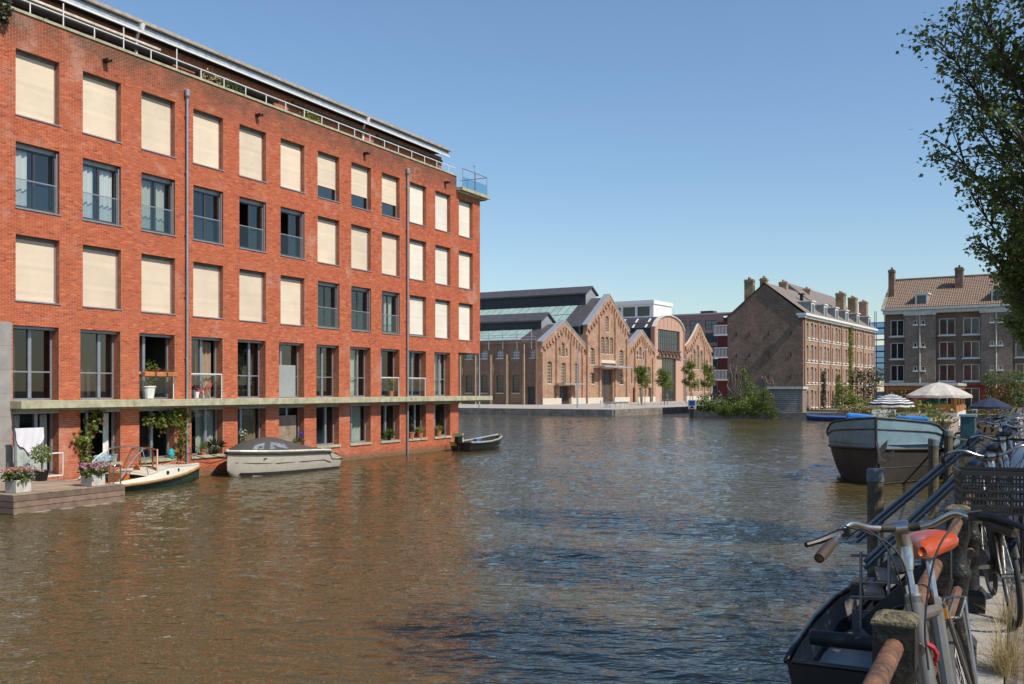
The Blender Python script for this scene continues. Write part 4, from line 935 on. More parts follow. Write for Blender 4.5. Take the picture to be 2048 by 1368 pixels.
k.grid([[(x,y*(stat(x)[1]-.04)*(1 if abs(y) > .99 else (.96 if abs(y) > .7 else .9)),(stat(x)[2]+.1) if abs(y) > .99 else (stat(x)[2]+.1)+(zt-stat(x)[2]-.1)*(1-(abs(y))**2.6)) for y in (-1,-.82,-.55,-.25,0,.25,.55,.82,1)] for (x,w,zt) in prof]); k.build('canvas_tent', m_tent, LA, smooth=True)
k = MB()
def tp(x, f, sgn, off=.02):
    for p, q in zip(prof[:-1], prof[1:]):
        if p[0] <= x <= q[0]: u = (x-p[0])/(q[0]-p[0]); zt = p[2]+(q[2]-p[2])*u; break
    s_ = stat(x); y = sgn*(f*(s_[1]-.04)*(.96 if f > .7 else .9)+off); z = s_[2]+.1+(zt-s_[2]-.1)*(1-f**2.6)+off*.6; return (x, y, z)
for sgn in (-1, 1): k.add([tp(.5,.93,sgn),tp(.95,.93,sgn),tp(1.25,.62,sgn),tp(.8,.62,sgn)], [(0,1,2,3)]); k.add([tp(1.2,.94,sgn),tp(2.2,.94,sgn),tp(2.1,.78,sgn),tp(1.55,.60,sgn)], [(0,1,2,3)])
build_each(k, 'tent_window', mat('clear plastic', (.22,.23,.25), .12, var=.3, scale=3, spec=.8), LA)
k = MB(); rr = []
for x, zt, w in ((4.45,.95,.98),(4.8,.90,1.0),(5.1,.82,1.0),(5.35,.70,.99),(5.56,.50,.98)): rr.append([(x,y*w,zt-.04*abs(y)**3-(.12 if abs(y) == 1 else 0)) for y in (-1,-.8,-.3,.3,.8,1)])
k.grid(rr)
for sgn in (-1,1): k.grid([[(x,sgn*w,zt-.16) for x, zt, w in ((4.45,.95,.98),(4.8,.90,1.0),(5.1,.82,1.0),(5.35,.70,.99),(5.56,.50,.98))], [(x,sgn*1.03,.46) for x in (4.45,4.8,5.1,5.35,5.56)]])
k.build('stern_deck', MATS['beige gelcoat'], LA, smooth='auto')
k = MB()
for sgn in (-1,1): k.prism([(4.75,sgn*1.035,.62),(5.3,sgn*1.035,.60),(5.15,sgn*1.035,.68),(4.9,sgn*1.03,.74),(4.7,sgn*1.03,.75)], (0,sgn*.008,0))
build_each(k, 'stern_window', m_black, LA)
k = MB()
for sgn in (-1,1):
    for i in range(14): 
        if i not in (5, 8): k.obox((4.9+i*.04,sgn*1.04,.56),(.013,0,0),(0,.004,0),(0,0,.018))
k.build('name_lettering', mat('grey lettering', (.16,.14,.12), .6), LA)
k = MB()
for sgn in (-1,1): k.obox(side(.95,.70,sgn,.01),(.07,0,0),(0,.02,0),(0,0,.025))
k.build('bow_light', m_chrome, LA)
k = MB(); p0 = Vector((-.2,0,.75))
for q in ((-1.6,.95,1.05),(-.9,1.2,1.3),(-.7,1.1,.6)): k.tube(bez([p0, (p0+Vector(q))/2-Vector((0,0,.12)), q], 6), .014, 5)
k.build('mooring_rope', m_black, LA)
# dark dinghy with outboard -----------------------------------------------------------------------------
DI = thing('black_dinghy', 'black dinghy with outboard motor moored at the end of the red building', 'boat', tuple(Vector((-16,32.1,0))+D*26.3+NRM*1.25), ANG-R(5))
st = [(0,.72,.52,-.1,.35),(.8,.82,.50,-.15,.36),(1.8,.84,.52,-.18,.38),(2.8,.70,.60,-.18,.42),(3.5,.42,.70,-.08,.5),(3.9,.04,.80,.25,.8)]
k = MB().grid(hull_rows(4, st)); k.f.append(tuple(range(21))); k.build('hull', mat('black hull', (.02,.02,.022), .4), DI, smooth='auto')
a, b = rim(st, .0, .01); k = MB().tube(a, .06, 8).tube(b, .06, 8); k.build('gunwale', mat('grey tube', (.30,.29,.26), .6), DI, smooth=True)
k = MB(); k.grid([[(x,y*b_*.9,.2) for y in (-1,0,1)] for (x,b_,_,_,_) in st]); k.build('floor', m_conc, DI)
k = MB()
for x in (.7, 2.0): k.box(x,x+.28,-.75,.75,.42,.46)
build_each(k, 'thwart', mat('beige seat', (.5,.46,.36), .7), DI)
k = MB(); k.box(-.35,.0,-.14,.14,.45,.85); k.box(-.28,-.16,-.06,.06,-.3,.45); k.tube([(-.1,0,.8),(.5,.1,.85)], .03, 6); k.build('outboard', m_black, DI, bevel=.03)
k = MB(); k.box(-.05,.0,.25,.65,.3,.55); k.build('fuel_can', mat('orange yellow', (.6,.35,.03), .5), DI)
k = MB(); k.box(.35,.42,.1,.7,.5,1.0); k.box(.36,.41,.18,.62,.58,.92); k.build('wooden_frame', mat('pale frame', (.62,.55,.30), .6), DI)
k = MB(); k.obox((1.0,-.45,.6),(.3,.05,0),(0,.12,0),(0,0,.08)); k.build('tarp', mat('blue tarp', (.04,.16,.42), .5), DI)
# near black steel boat at the quay ---------------------------------------------------------------------
ST = thing('steel_boat', 'open black steel boat with steering wheel moored below the near railing', 'boat', (3.68,9.96,0), ANG)
st = [(0,.92,.58,-.1,.30),(.9,1.0,.56,-.15,.3),(2.2,1.05,.56,-.18,.3),(3.4,1.0,.60,-.18,.34),(4.4,.78,.68,-.15,.4),(5.0,.36,.74,-.05,.5),(5.3,.03,.80,.2,.8)]
k = MB().grid(hull_rows(5, st)); k.f.append(tuple(range(21))); k.build('hull', mat('black steel', (.018,.018,.02), .35), ST, smooth='auto')
a, b = rim(st, .0, .0); k = MB().tube([(0,-.86,.58)]+[(0,.86,.58)], .03, 8).tube(a, .035, 8).tube(b, .035, 8); k.build('gunwale', mat('dark tube', (.04,.04,.043), .3, .4), ST, smooth=True)
m_stg = mat('grey painted steel', (.31,.31,.30), .4, .2, var=.15, scale=4)
k = MB(); k.grid([[(x,y*b_*.88,.14) for y in (-1,-.5,0,.5,1)] for (x,b_,_,_,_) in st[:6]]); k.build('floor', m_stg, ST)
k = MB()
for sgn in (-1, 1): k.grid([[(x,sgn*b_*.9,.14) for (x,b_,z,_,_) in st], [(x,sgn*(b_*.97),z-.04) for (x,b_,z,_,_) in st]])
k.build('inner_side', m_stg, ST, smooth=True)
k = MB(); k.box(.02,.75,-.8,.8,.36,.40); k.box(3.6,3.62,-.8,.8,.14,.42); build_each(k, 'stern_seat', m_stg, ST)
k = MB(); k.box(.15,.27,.55,.67,.40,.50); k.box(.3,.36,.2,.26,.4,.43); k.box(.3,.36,-.1,-.04,.4,.43); build_each(k, 'deck_fittings', m_chrome, ST)
k = MB().tube([(.80,-.82,.66),(.80,.82,.66)], .085, 10); k.build('padded_bar', m_rubber, ST, smooth='auto')
k = MB().box(1.25,1.6,-.45,.15,.14,.75); k.build('console', m_black, ST, bevel=.03)
k = MB().tube(arc((1.2,-.15,.78), .24, 0, 2*math.pi-.26, 22, (0,1,0), (.35,0,.94)), .022, 8, closed=True)
for a_ in (0, 2.1, 4.2): k.tube([(1.22,-.15,.78), Vector((1.2,-.15,.78))+Vector((0,1,0))*.23*math.cos(a_)+Vector((.35,0,.94))*.23*math.sin(a_)], .014, 6)
k.lathe([(.05,-.03),(.05,.03)], 10, (1.22,-.15,.78)); k.build('steering_wheel', m_black, ST, smooth='auto')
k = MB().box(2.6,3.3,-.55,.55,.14,.46); k.build('bench_box', m_stg, ST, bevel=.02)
MB().box(-.012,-.004,.25,.42,.30,.38).build('green_sticker', mat('green sticker', (.02,.25,.05), .5), ST)
# old barge, bow to the camera ----------------------------------------------------------------------------
BA = thing('houseboat_barge', 'old steel barge with blue bow and anchor moored at the right quay', 'boat', (12.95,35.4,0), ANG)
stb = [(0,.04,2.42,-.2,.9),(.25,.55,2.38,-.3,.62),(.7,1.05,2.32,-.4,.5),(1.4,1.62,2.24,-.5,.38),(1.9,1.88,2.14,-.5,.32),(2.4,2.08,1.90,-.5,.28),(2.9,2.18,1.74,-.5,.25),(3.4,2.25,1.68,-.5,.22),(4.6,2.32,1.60,-.5,.18),(8,2.35,1.45,-.5,.15),(20,2.35,1.45,-.5,.15),(27,2.2,1.5,-.5,.2)]
def bpt(s_, z, sgn, off=0):
    x, b_, zd, zk, fu = s_; t = max(0, min(1, (z-zk)/(zd-zk))); return (x, sgn*(b_*(t**.5)**(fu*1.6)+off), z)
def bstrip(z0, z1, sgn, n=5, off=0, S=stb):
    return [[bpt(s_, (z0(s_)+(z1(s_)-z0(s_))*i/n), sgn, off) for s_ in S] for i in range(n+1)]
zk = lambda s_: s_[3]; zl = lambda s_: 1.30-.10*min(1, s_[0]/4)-.0*s_[0]; zt_ = lambda s_: s_[2]; zm = lambda s_: (zl(s_)+zt_(s_))/2+.15
m_bh = mat('tarred black hull', (.05,.041,.035), .65, c2=(.03,.026,.024), scale=1.3, bump=.3, bscale=6)
m_bb = mat('faded blue paint', (.21,.315,.355), .5, c2=(.15,.235,.27), scale=1.5, bump=.15)
for nm, a_, b_, m_ in (('lower_hull', zk, zl, m_bh), ('bow_band', zl, zt_, m_bb)):
    k = MB()
    for sgn in (-1, 1): k.grid(bstrip(a_, b_, sgn, 8 if nm == 'lower_hull' else 4))
    k.build(nm, m_, BA, smooth=True)
k = MB()
for sgn in (-1, 1):
    k.tube([bpt(s_, zl(s_), sgn, .03) for s_ in stb], .05, 6); k.tube([bpt(s_, zt_(s_)-.01, sgn, .0) for s_ in stb], .045, 6); k.tube([bpt(s_, min(zm(s_), zt_(s_)-.08), sgn, .02) for s_ in stb[:9]], .025, 6); k.tube([bpt(s_, .62+.1*s_[0]/5, sgn, .005) for s_ in stb[:7]], .012, 5); k.tube([bpt(s_, .05+.14*s_[0]/5, sgn, .005) for s_ in stb[1:7]], .012, 5)
k.tube([(-.03,0,-.3),(-.05,0,2.44)], .05, 8); k.build('rubbing_strakes', mat('black strake', (.035,.03,.028), .6), BA)
k = MB(); k.grid([[(x,y*(b_-.05),min(zd-.35,1.45)) for y in (-1,0,1)] for (x,b_,zd,_,_) in stb]); k.build('deck', mat('grey deck', (.22,.23,.23), .7), BA)
def fluke(k, o, sgn):
    pass
k = MB()
k.bar((-.08,-.03,1.55),(-.06,-.16,.92),.08,.08); k.bar((-.06,-.12,.98),(-.02,-.34,.86),.08,.07)
for (a_, b_) in ((Vector((-.10,-.10,1.06)), Vector((-.12,-.40,1.64))), (Vector((-.06,-.28,.80)), Vector((-.08,-.62,1.32)))):
    n_ = (b_-a_).normalized(); L_ = (b_-a_).length; w_ = n_.cross(Vector((1,0,0))).normalized()
    k.prism([a_-w_*.04, a_+n_*L_*.35-w_*.10, a_+n_*L_*.6-w_*.09, b_, a_+n_*L_*.6+w_*.09, a_+n_*L_*.35+w_*.10, a_+w_*.04], (.07,0,0))
k.build('anchor', mat('rusty grey iron', (.14,.12,.105), .7, var=.25), BA)
k = MB(); k.lathe([(.10,0),(.10,.3),(.14,.32),(.14,.36)], 10, (1.2,.5,2.0)); k.lathe([(.10,0),(.10,.3),(.14,.32),(.14,.36)], 10, (1.2,-.5,2.0)); k.box(1.2,1.6,-.22,.22,1.6,2.3); k.box(1.22,1.58,-.2,.2,2.3,2.42); k.build('windlass', mat('grey machine', (.30,.32,.33), .5), BA)
k = MB(); k.obox((2.6,.9,2.25),(.9,.1,0),(0,.5,.05),(0,0,.22)); k.obox((3.0,-.9,2.2),(.8,.3,0),(0,.4,0),(0,0,.2)); build_each(k, 'tarpaulin', mat('bright blue tarp', (.03,.22,.55), .45, bump=.6, bscale=4), BA, bevel=.08)
k = MB(); k.box(7.5,14.5,-1.9,1.9,1.45,2.05); k.box(7.3,14.7,-2.0,2.0,2.05,2.12); k.build('hold_cover', mat('pale brown boards', (.40,.30,.22), .8, var=.2), BA)
k = MB(); k.box(17,25,-1.7,1.7,1.45,2.25); k.build('cabin', m_white, BA)
k = MB(); k.box(16.8,25.2,-1.75,1.75,3.62,3.76); k.build('wheelhouse_roof', m_conc, BA)
k = MB()
for x in (17.1,19.7,22.3,24.9):
    for y in (-1.6,1.6): k.box(x-.06,x+.06,y-.06,y+.06,2.25,3.62)
for y in (-1.6,1.6): k.box(17,25,y-.05,y+.05,3.45,3.615); k.box(17,25,y-.04,y+.04,2.26,2.6)
k.box(17.05,17.15,-1.5,1.5,3.4,3.6); k.box(17.05,17.15,-1.5,1.5,2.26,2.7); k.build('wheelhouse_frame', mat('orange timber', (.42,.17,.04), .5), BA)
for i in range(3): MB().box(17.3+i*2.6,19.5+i*2.6,-1.62,-1.6,2.62,3.44).build('wheelhouse_pane', m_balglass, BA)
k = MB(); k.obox((15.5,1.6,2.1),(.6,0,0),(0,.5,0),(.2,0,.3)); k.box(15.6,16.3,-1.2,-.4,2.0,2.4); build_each(k, 'deck_box', mat('grey tarp', (.40,.41,.42), .6), BA)
# parasols on the barge
def parasol(s_, off, zb_, zt, rad, drop, m_, label, n=8, stripes=None):
    p = Vector((12.95,35.4,0))+D*s_+NRM*off
    u = thing('parasol', label, 'parasol', (p.x,p.y,zb_))
    MB().tube([(0,0,0),(0,0,zt-zb_+.1)], .025, 8).build('pole', m_alu, u); MB().lathe([(.28,0),(.28,.06),(.06,.1)], 12).build('foot', m_conc, u)
    h = zt-zb_
    def ring(f): 
        out = []
        for i in range(n*2+1):
            a = math.pi*i/n; q = rad*f*(1 if i % 2 == 0 else .955); out.append((q*math.cos(a), q*math.sin(a), h-drop*(f**1.4)-(.0 if i % 2 == 0 else .03*f)))
        return out
    fs = [0.01,.2,.4,.6,.8,1.0] if not stripes else [i/12+.005 for i in range(13)]
    if not stripes: k = MB().grid([ring(f) for f in fs]+[[(x,y,z-.12) for x, y, z in ring(1.0)]]); k.build('canopy', m_, u)
    else:
        for j, mm in enumerate(stripes):
            k = MB()
            for i in range(j, 12, 2): k.grid([ring(fs[i]), ring(fs[i+1])])
            k.grid([[(x,y,z-.09*j) for x, y, z in ring(1.005)], [(x,y,z-.09*(j+1)) for x, y, z in ring(1.005)]]); k.build('canopy', mm, u)
    k = MB()
    for i in range(n): a = 2*math.pi*i/n; k.tube([(0,0,h-.35),(rad*.55*math.cos(a),rad*.55*math.sin(a),h-drop*.55**1.4-.03)], .01, 4)
    k.build('ribs', m_alu, u)
parasol(14.9,1.0,2.12,3.78,1.55,.62,mat('cream canvas', (.52,.48,.42), .9),'large cream parasol on the barge, tallest of the three')
parasol(12.6,-.9,2.12,3.22,1.05,.42,None,'navy and white striped parasol on the barge',8,(mat('navy canvas', (.02,.03,.07), .9),mat('white canvas', (.66,.65,.62), .9)))
parasol(20.2,3.1,1.5,3.0,1.05,.45,MATS['navy canvas'],'plain dark blue parasol beside the barge wheelhouse')
parasol(21.6,.2,2.27,2.95,.8,.3,mat('green canvas', (.05,.32,.20), .9),'small green parasol under the wheelhouse roof')
# blue sloop moored along the far bank
BL = thing('blue_boat', 'long low blue covered boat moored along the far bank', 'boat', (32.9,111.2,0), EANG)
st = [(0,.1,.62,.1,.7),(.6,.6,.50,-.1,.5),(2,.95,.44,-.15,.4),(4.5,1.0,.42,-.15,.38),(6.8,.85,.5,-.1,.42),(7.6,.5,.62,0,.5)]
k = MB().grid(hull_rows(7, st)); k.build('hull', mat('blue hull', (.02,.05,.16), .4), BL, smooth=True)
k = MB(); k.grid([[(x,y*b_,z+.16*(1-y*y)) for y in (-1,-.5,0,.5,1)] for (x,b_,z,_,_) in st]); k.build('cover', mat('blue cover', (.03,.09,.28), .7, bump=.5, bscale=3), BL, smooth=True)
# ------------------------------------------------------------------ wooden deck and things at the red building (local frame: s along wall, o outwards)
W0 = Vector((-16,32.1,0))
def wp(s, o, z): p = W0+D*s+NRM*o; return (p.x, p.y, z)
DK = thing('wooden_deck', 'weathered wooden landing deck built out over the canal at the left', 'deck', wp(0,0,0), ANG)
pl = MB().box(-7.5,.44,0,.135,.0,.03)
p0 = None
for i in range(31):
    if p0 is None: q = pl.build('plank', m_wood, DK); p0 = q
    else: q = p0.copy(); col.objects.link(q); q.parent = DK
    q.location = (random.uniform(-.01,.01), -4.37+i*.141, .50+random.uniform(-.002,.002))
m_wood2 = mat('brown stained boards', (.24,.155,.105), .8, c2=(.12,.085,.065), scale=3, bump=.4, bscale=30, island=.3)
for i in range(3):
    MB().box(-3.27,.46,-4.43,-4.385,.345-i*.165,.493-i*.165).build('fascia_board', m_wood2, DK); MB().box(.445,.49,-4.384,-.1,.345-i*.165,.493-i*.165).build('fascia_board', m_wood2, DK)
    MB().box(-3.315,-3.272,-4.428,-.1,.345-i*.165,.491-i*.165).build('fascia_board', m_wood2, DK)
p0.data.transform(Matrix.Identity(4))
for q in DK.children:
    if q.name.startswith('plank'): q.scale.x = 1
for v in p0.data.vertices:
    if v.co.x < -3: v.co.x = -3.30
MB().box(-3.2,.4,-4.3,-.1,-.3,.32).build('float', mat('pale float', (.45,.42,.36), .8), DK)
MB().box(-3.30,.48,-4.425,-4.40,-.02,.02).build('float_edge', MATS['pale float'], DK)
k = MB()
for o in (-4.05, -3.55): k.tube(bez([(.36,o-.0,.53),(.36,o,.95),(.42,o+.0,1.08),(.52,o,1.10),(.62,o,1.0),(.62,o,.2)], 5), .022, 8)
lad = tag(k.build('swim_ladder', m_chrome, None, smooth=True), 'two chrome ladder hoops at the end of the wooden deck', 'ladder'); lad.location = wp(0,0,0); lad.rotation_euler = (0,0,ANG)
def planter(s, o, label, mflow, box=(.5,.36), n=420):
    t = thing('flower_planter', label, 'planter', wp(s,o,.535), ANG)
    w, h = box; k = MB().box(-w/2,w/2,-w/2,w/2,0,h); k.build('planter_box', mat('pale concrete box', (.50,.48,.43), .85, bump=.3, c2=(.34,.32,.27)), t, bevel=.015)
    MB().box(-w/2+.03,w/2-.03,-w/2+.03,w/2-.03,h,h+.01).build('soil', m_soil, t)
    MB().leaves(ell((0,0,h+.12), (.42,.40,.22), n), .11, .5).build('foliage', m_leafB, t)
    k = MB()
    for i in range(40):
        c = Vector((random.gauss(0,.22), random.gauss(0,.2), h+.27+random.uniform(-.08,.06)))
        k.leaves(ell(c, (.06,.06,.04), 16, 0), .065, .8)
    k.build('flowers', mflow, t)
planter(-2.75,3.85,'square concrete planter with salmon pink hydrangea at the deck corner',leaf_mat('salmon flower', (.60,.26,.24), (.70,.45,.36), .3),(.48,.36))
planter(-.42,4.08,'square concrete planter with bright pink hydrangea beside the ladder',m_pink,(.48,.34))
t = thing('potted_tree', 'small leafy tree in a dark pot on the wooden deck', 'plant', wp(-.05,1.3,.535), ANG)
MB().lathe([(.16,0),(.22,.3),(.24,.3),(.24,.33),(.2,.33)], 14).build('pot', m_black, t); MB().tube([(0,0,.3),(.02,0,.55),(0,.01,.8)], .02, 6).build('stem', m_bark, t)
MB().leaves(ell((0,0,.85), (.34,.34,.33), 420, .2), .085).build('foliage', m_leafC, t)
t = thing('drying_rack', 'metal frame with a white towel hung over it by the terrace door', 'rack', wp(0,0,.535), ANG)
k = MB()
for s in (-.45,.52): k.box(s-.03,s+.03,-.62,-.56,0,1.62)
k.box(-.42,.49,-.615,-.565,1.57,1.62); k.build('frame', m_alu, t)
MB().box(-.40,.47,-.60,-.585,0.02,1.1).build('frosted_panel', mat('frosted glass', (.42,.45,.42), .3), t)
k = MB(); rws = []
for j in range(9):
    f = j/8; row = []
    for i in range(15):
        x = -.5+1.05*i/14; edge_ = abs(x-.02)/.52; dz = f*(.35+.45*(1-edge_**1.5)+.06*math.sin(i*1.1)); row.append((x*(1-.06*f), -.645-.02*math.sin(i*1.7+f*3)-.015*f, 1.65-dz))
    rws.append(row)
k.grid(rws); k.grid([[(p[0],-.53,p[2]-.0) for p in rws[0]], rws[0]]); k.build('towel', mat('white towel', (.66,.64,.68), .95, var=.04), t, smooth=True)
k = MB().box(.62,1.55,-.30,-.27,.0,.04); k.box(.62,.65,-.30,-.27,.0,.78); k.box(1.52,1.55,-.30,-.27,0,.78); k.box(.62,1.55,-.30,-.27,.75,.79)
bt = tag(k.build('door_barrier', m_white, None), 'low white metal barrier in front of the terrace door', 'barrier'); bt.location = wp(0,0,.535); bt.rotation_euler = (0,0,ANG)
# plants at the windows
def pot_plant(s, o, z, label, pot_m, rad, hgt, leaf_m, n=160, size=.09, fl=None, ph=.2, kind=0, cat='plant'):
    t = thing('potted_plant', label, cat, wp(s,o,z), ANG)
    MB().lathe([(ph*.45,0),(ph*.6,ph),(ph*.66,ph),(ph*.66,ph*1.12),(ph*.5,ph*1.12)], 12).build('pot', pot_m, t)
    if kind == 0: MB().leaves(ell((0,0,ph+hgt*.5), (rad,rad,hgt*.5), n, .2), size).build('foliage', leaf_m, t)
    else:
        k = MB()
        for i in range(n):
            a = random.uniform(0,6.28); e = random.uniform(.2,1.4); d_ = Vector((math.cos(a)*math.cos(e),math.sin(a)*math.cos(e),math.sin(e))); sd = Vector((-math.sin(a),math.cos(a),0))*.018
            p = Vector((0,0,ph)); m_ = p+d_*rad; q = p+d_*rad*1.7-Vector((0,0,rad*.35)); k.add([p-sd*.5,p+sd*.5,m_+sd,q,m_-sd], [(0,1,2,3,4)])
        k.build('foliage', leaf_m, t)
    if fl: MB().leaves(ell((0,0,ph+hgt*.7), (rad,rad,hgt*.3), n//2, .2), size*.6).build('flowers', fl, t)
m_zpot = mat('zinc pot', (.35,.42,.42), .5, .3)
pot_plant(4.0,-.15,.83,'small olive tree in a zinc pot on the sill beside the vine',m_zpot,.22,.55,m_leafD,90,.06,ph=.24)
pot_plant(8.35,-.12,.83,'terracotta pot of yellow leaves on the sill beside the launch bow',m_terra,.18,.3,m_leafC,110,.08)
pot_plant(9.0,-.12,.83,'spiky palm in front of the pale green curtain',m_black,.36,.7,m_leafD,46,.1,ph=.2,kind=1)
pot_plant(8.9,.02,.83,'low white flowering plant under the pale green curtain',m_black,.2,.25,m_leafB,90,.06,fl=m_curtain,ph=.12)
pot_plant(10.55,-.05,.83,'leafy plant with white flowers beside the brown curtain',m_black,.22,.8,m_leafB,160,.10,fl=m_curtain,ph=.15)
pot_plant(13.05,-.08,.83,'cream flowers in a pot behind the launch tent',m_black,.2,.3,m_leafB,110,.07,fl=m_curtain,ph=.12)
pot_plant(14.05,-.05,.83,'orange pot of yellow green strap leaves on the sill',m_terra,.24,.3,m_leafC,40,.09,ph=.2,kind=1)
pot_plant(21.3,-.05,.83,'round bushy palm filling the window near the second downpipe',m_black,.34,.5,m_leafB,70,.1,ph=.18,kind=1)
pot_plant(23.3,-.03,.83,'tall reddish plant in a clay pot by the second downpipe',m_terra,.24,.9,m_leafD,160,.08,ph=.3)
pot_plant(24.2,-.05,.83,'clay trough of yellow flowers in the last window but one',m_terra,.3,.3,m_leafC,140,.08,fl=m_yellow,ph=.3)
pot_plant(26.1,-.05,.83,'clay pot of yellow flowers in the last window before the corner',m_terra,.3,.3,m_leafC,140,.08,fl=m_yellow,ph=.3)
pot_plant(16.2,-1.0,3.1,'feathery green plant standing behind ground floor glass',m_black,.35,1.1,m_leafC,200,.12,ph=.4)
pot_plant(21.5,-.12,3.08,'flowering shrub in a pot behind the balcony rail near the second downpipe',m_terra,.3,.8,m_leafB,160,.08,fl=m_yellow,ph=.25)
pot_plant(6.3,-.9,3.08,'big house plant standing in the open balcony room',m_black,.4,1.2,m_leafC,220,.13,ph=.35)
pot_plant(5.6,-.15,3.08,'white urn on the balcony floor below the window box',m_white,.12,.15,m_leafB,30,.06,ph=.42)
t = thing('window_box', 'terracotta window box with red flowers on the balcony rail', 'planter', wp(5.1,.10,3.9), ANG)
for i in range(3): MB().box(.02+i*.55,.50+i*.55,-.12,.12,0,.18).build('trough', m_terra, t, bevel=.03)
MB().leaves(ell((.8,0,.22), (.85,.15,.1), 160, .1), .07).build('foliage', m_leafB, t); MB().leaves(ell((.8,0,.27), (.85,.15,.08), 70, .1), .05).build('flowers', leaf_mat('red flower', (.5,.03,.03), (.6,.12,.05), .3), t)
t = thing('lounge_chair', 'round red wire lounge chair on the ground floor balcony', 'chair', wp(8.35,-.25,3.08), ANG+R(20))
k = MB(); m_redw = mat('red wire', (.55,.03,.02), .4)
ringp = [(.38*math.cos(a), .42*math.sin(a), .42+.30*math.cos(a)*1.0) for a in [2*math.pi*i/20 for i in range(20)]]
k.tube(ringp, .018, 6, closed=True); cen = Vector((-.1,0,.22))
for p in ringp: k.tube([p, (Vector(p)+cen)/2-Vector((0,0,.05)), cen], .008, 4)
k.build('seat_shell', m_redw, t)
k = MB()
for (x, y) in ((-.3,-.28),(-.3,.28),(.3,-.28),(.3,.28)): k.tube([(x*.5,y*.6,.3 if x < 0 else .42),(x,y,0)], .012, 6)
build_each(k, 'leg', m_white, t)
t = thing('bucket', 'white bucket on the balcony beside the red chair', 'bucket', wp(7.98,-.12,3.08), 0); MB().lathe([(.09,0),(.13,.26),(.14,.26),(.12,.25)], 12).build('body', m_white, t); MB().tube(arc((0,0,.26), .13, 0, math.pi, 8), .006, 4).build('handle', m_alu, t)
t = thing('laundry_heap', 'heap of patterned blue cushions on the sill by the vine', 'cushions', wp(3.35,-.1,.83), ANG)
k = MB(); k.obox((0,0,.16),(.26,.02,.03),(0,.12,0),(.05,0,.13)); k.obox((.3,.02,.12),(.16,-.05,.03),(.02,.13,0),(0,0,.1)); k.build('cushions', mat('patterned cloth', (.40,.50,.55), .9, c2=(.08,.16,.22), scale=9, var=.2), t, bevel=.05)
t = thing('wooden_screen_plant', 'blue flowering plant hanging by the slatted wooden panel', 'plant', wp(14.2,.0,1.2), ANG); MB().leaves(ell((0,0,.15), (.14,.1,.3), 120, .1), .07).build('flowers', leaf_mat('blue flower', (.06,.03,.35), (.12,.08,.5), .3), t)
t = thing('turquoise_jug', 'turquoise watering can on the sill under the second vine', 'jug', wp(6.55,.02,.83), ANG); MB().lathe([(.1,0),(.13,.12),(.1,.28),(.06,.32),(.07,.36)], 12).build('body', mat('turquoise glaze', (.05,.42,.45), .3), t); MB().tube(bez([(.09,0,.1),(.2,0,.18),(.09,0,.3)], 5), .014, 6).build('handle', MATS['turquoise glaze'], t)
def vine(name, label, paths, o=.06, red=None, n=60):
    t = thing(name, label, 'vine', wp(0,0,0), ANG); k = MB(); lf = MB(); rd = MB()
    for (pts, rad, cnt) in paths:
        b = bez([(p[0],-o-.03,p[1]) for p in pts], 8); k.tube(b, .018, 5)
        for i in range(cnt):
            c = random.choice(b); lf.leaves([c+Vector((random.gauss(0,rad), -abs(random.gauss(0,.10)), random.gauss(0,rad)))], .15, .2, 1)
        if red:
            for i in range(int(cnt*red)): c = random.choice(b); rd.leaves([c+Vector((random.gauss(0,rad)+.1, -.02, random.gauss(0,rad)-.1))], .14, .2, 1)
    k.build('stems', m_bark, t); lf.build('foliage', m_leafC, t)
    if red: rd.build('red_leaves', m_leafR, t)
vine('grape_vine', 'green climbing vine on the left edge of the second lower window', [([(2.62,.85),(2.6,1.4),(2.7,2.0),(2.9,2.5),(3.2,2.62)], .13, 230), ([(2.65,1.5),(2.35,1.75),(2.25,1.55)], .10, 60)], red=.12)
vine('grape_vine', 'green climbing vine arching under the ledge beside the first downpipe', [([(6.95,.85),(6.95,1.4),(7.0,1.9),(6.7,2.3),(6.1,2.35),(5.6,2.25),(5.2,2.3)], .12, 260), ([(6.9,2.2),(6.4,2.5),(6.9,2.55),(7.4,2.3)], .12, 120), ([(5.9,2.3),(5.95,1.95)], .1, 40)], red=.15)
for s, lab, n_, mm in ((9.2,'tall grassy plants on the roof terrace railing',220,m_straw),(10.4,'silvery shrub spilling on the roof terrace behind the railing',320,m_leafB),(15.7,'yellow leaved shrub on the roof terrace further along',320,m_leafC)):
    t = thing('terrace_plant', lab, 'plant', wp(s,-.6,14.95), ANG); MB().box(-.5,.5,-.2,.2,0,.5).build('trough', m_conc, t); MB().leaves(ell((0,0,.95), (.75,.3,.55), n_, .2), .12).build('foliage', mm, t)
t = thing('hanging_plant', 'dark leafy plant hanging over the parapet at the top left corner', 'plant', wp(-.75,.05,15.7), ANG)
MB().leaves(ell((0,-.15,-.25), (.45,.2,.5), 330, .1), .14, kind=1).build('foliage', m_leafD, t); MB().tube(bez([(0,.2,.05),(0,-.1,.1),(.1,-.2,-.6)], 6), .02, 5).build('stem', m_bark, t)
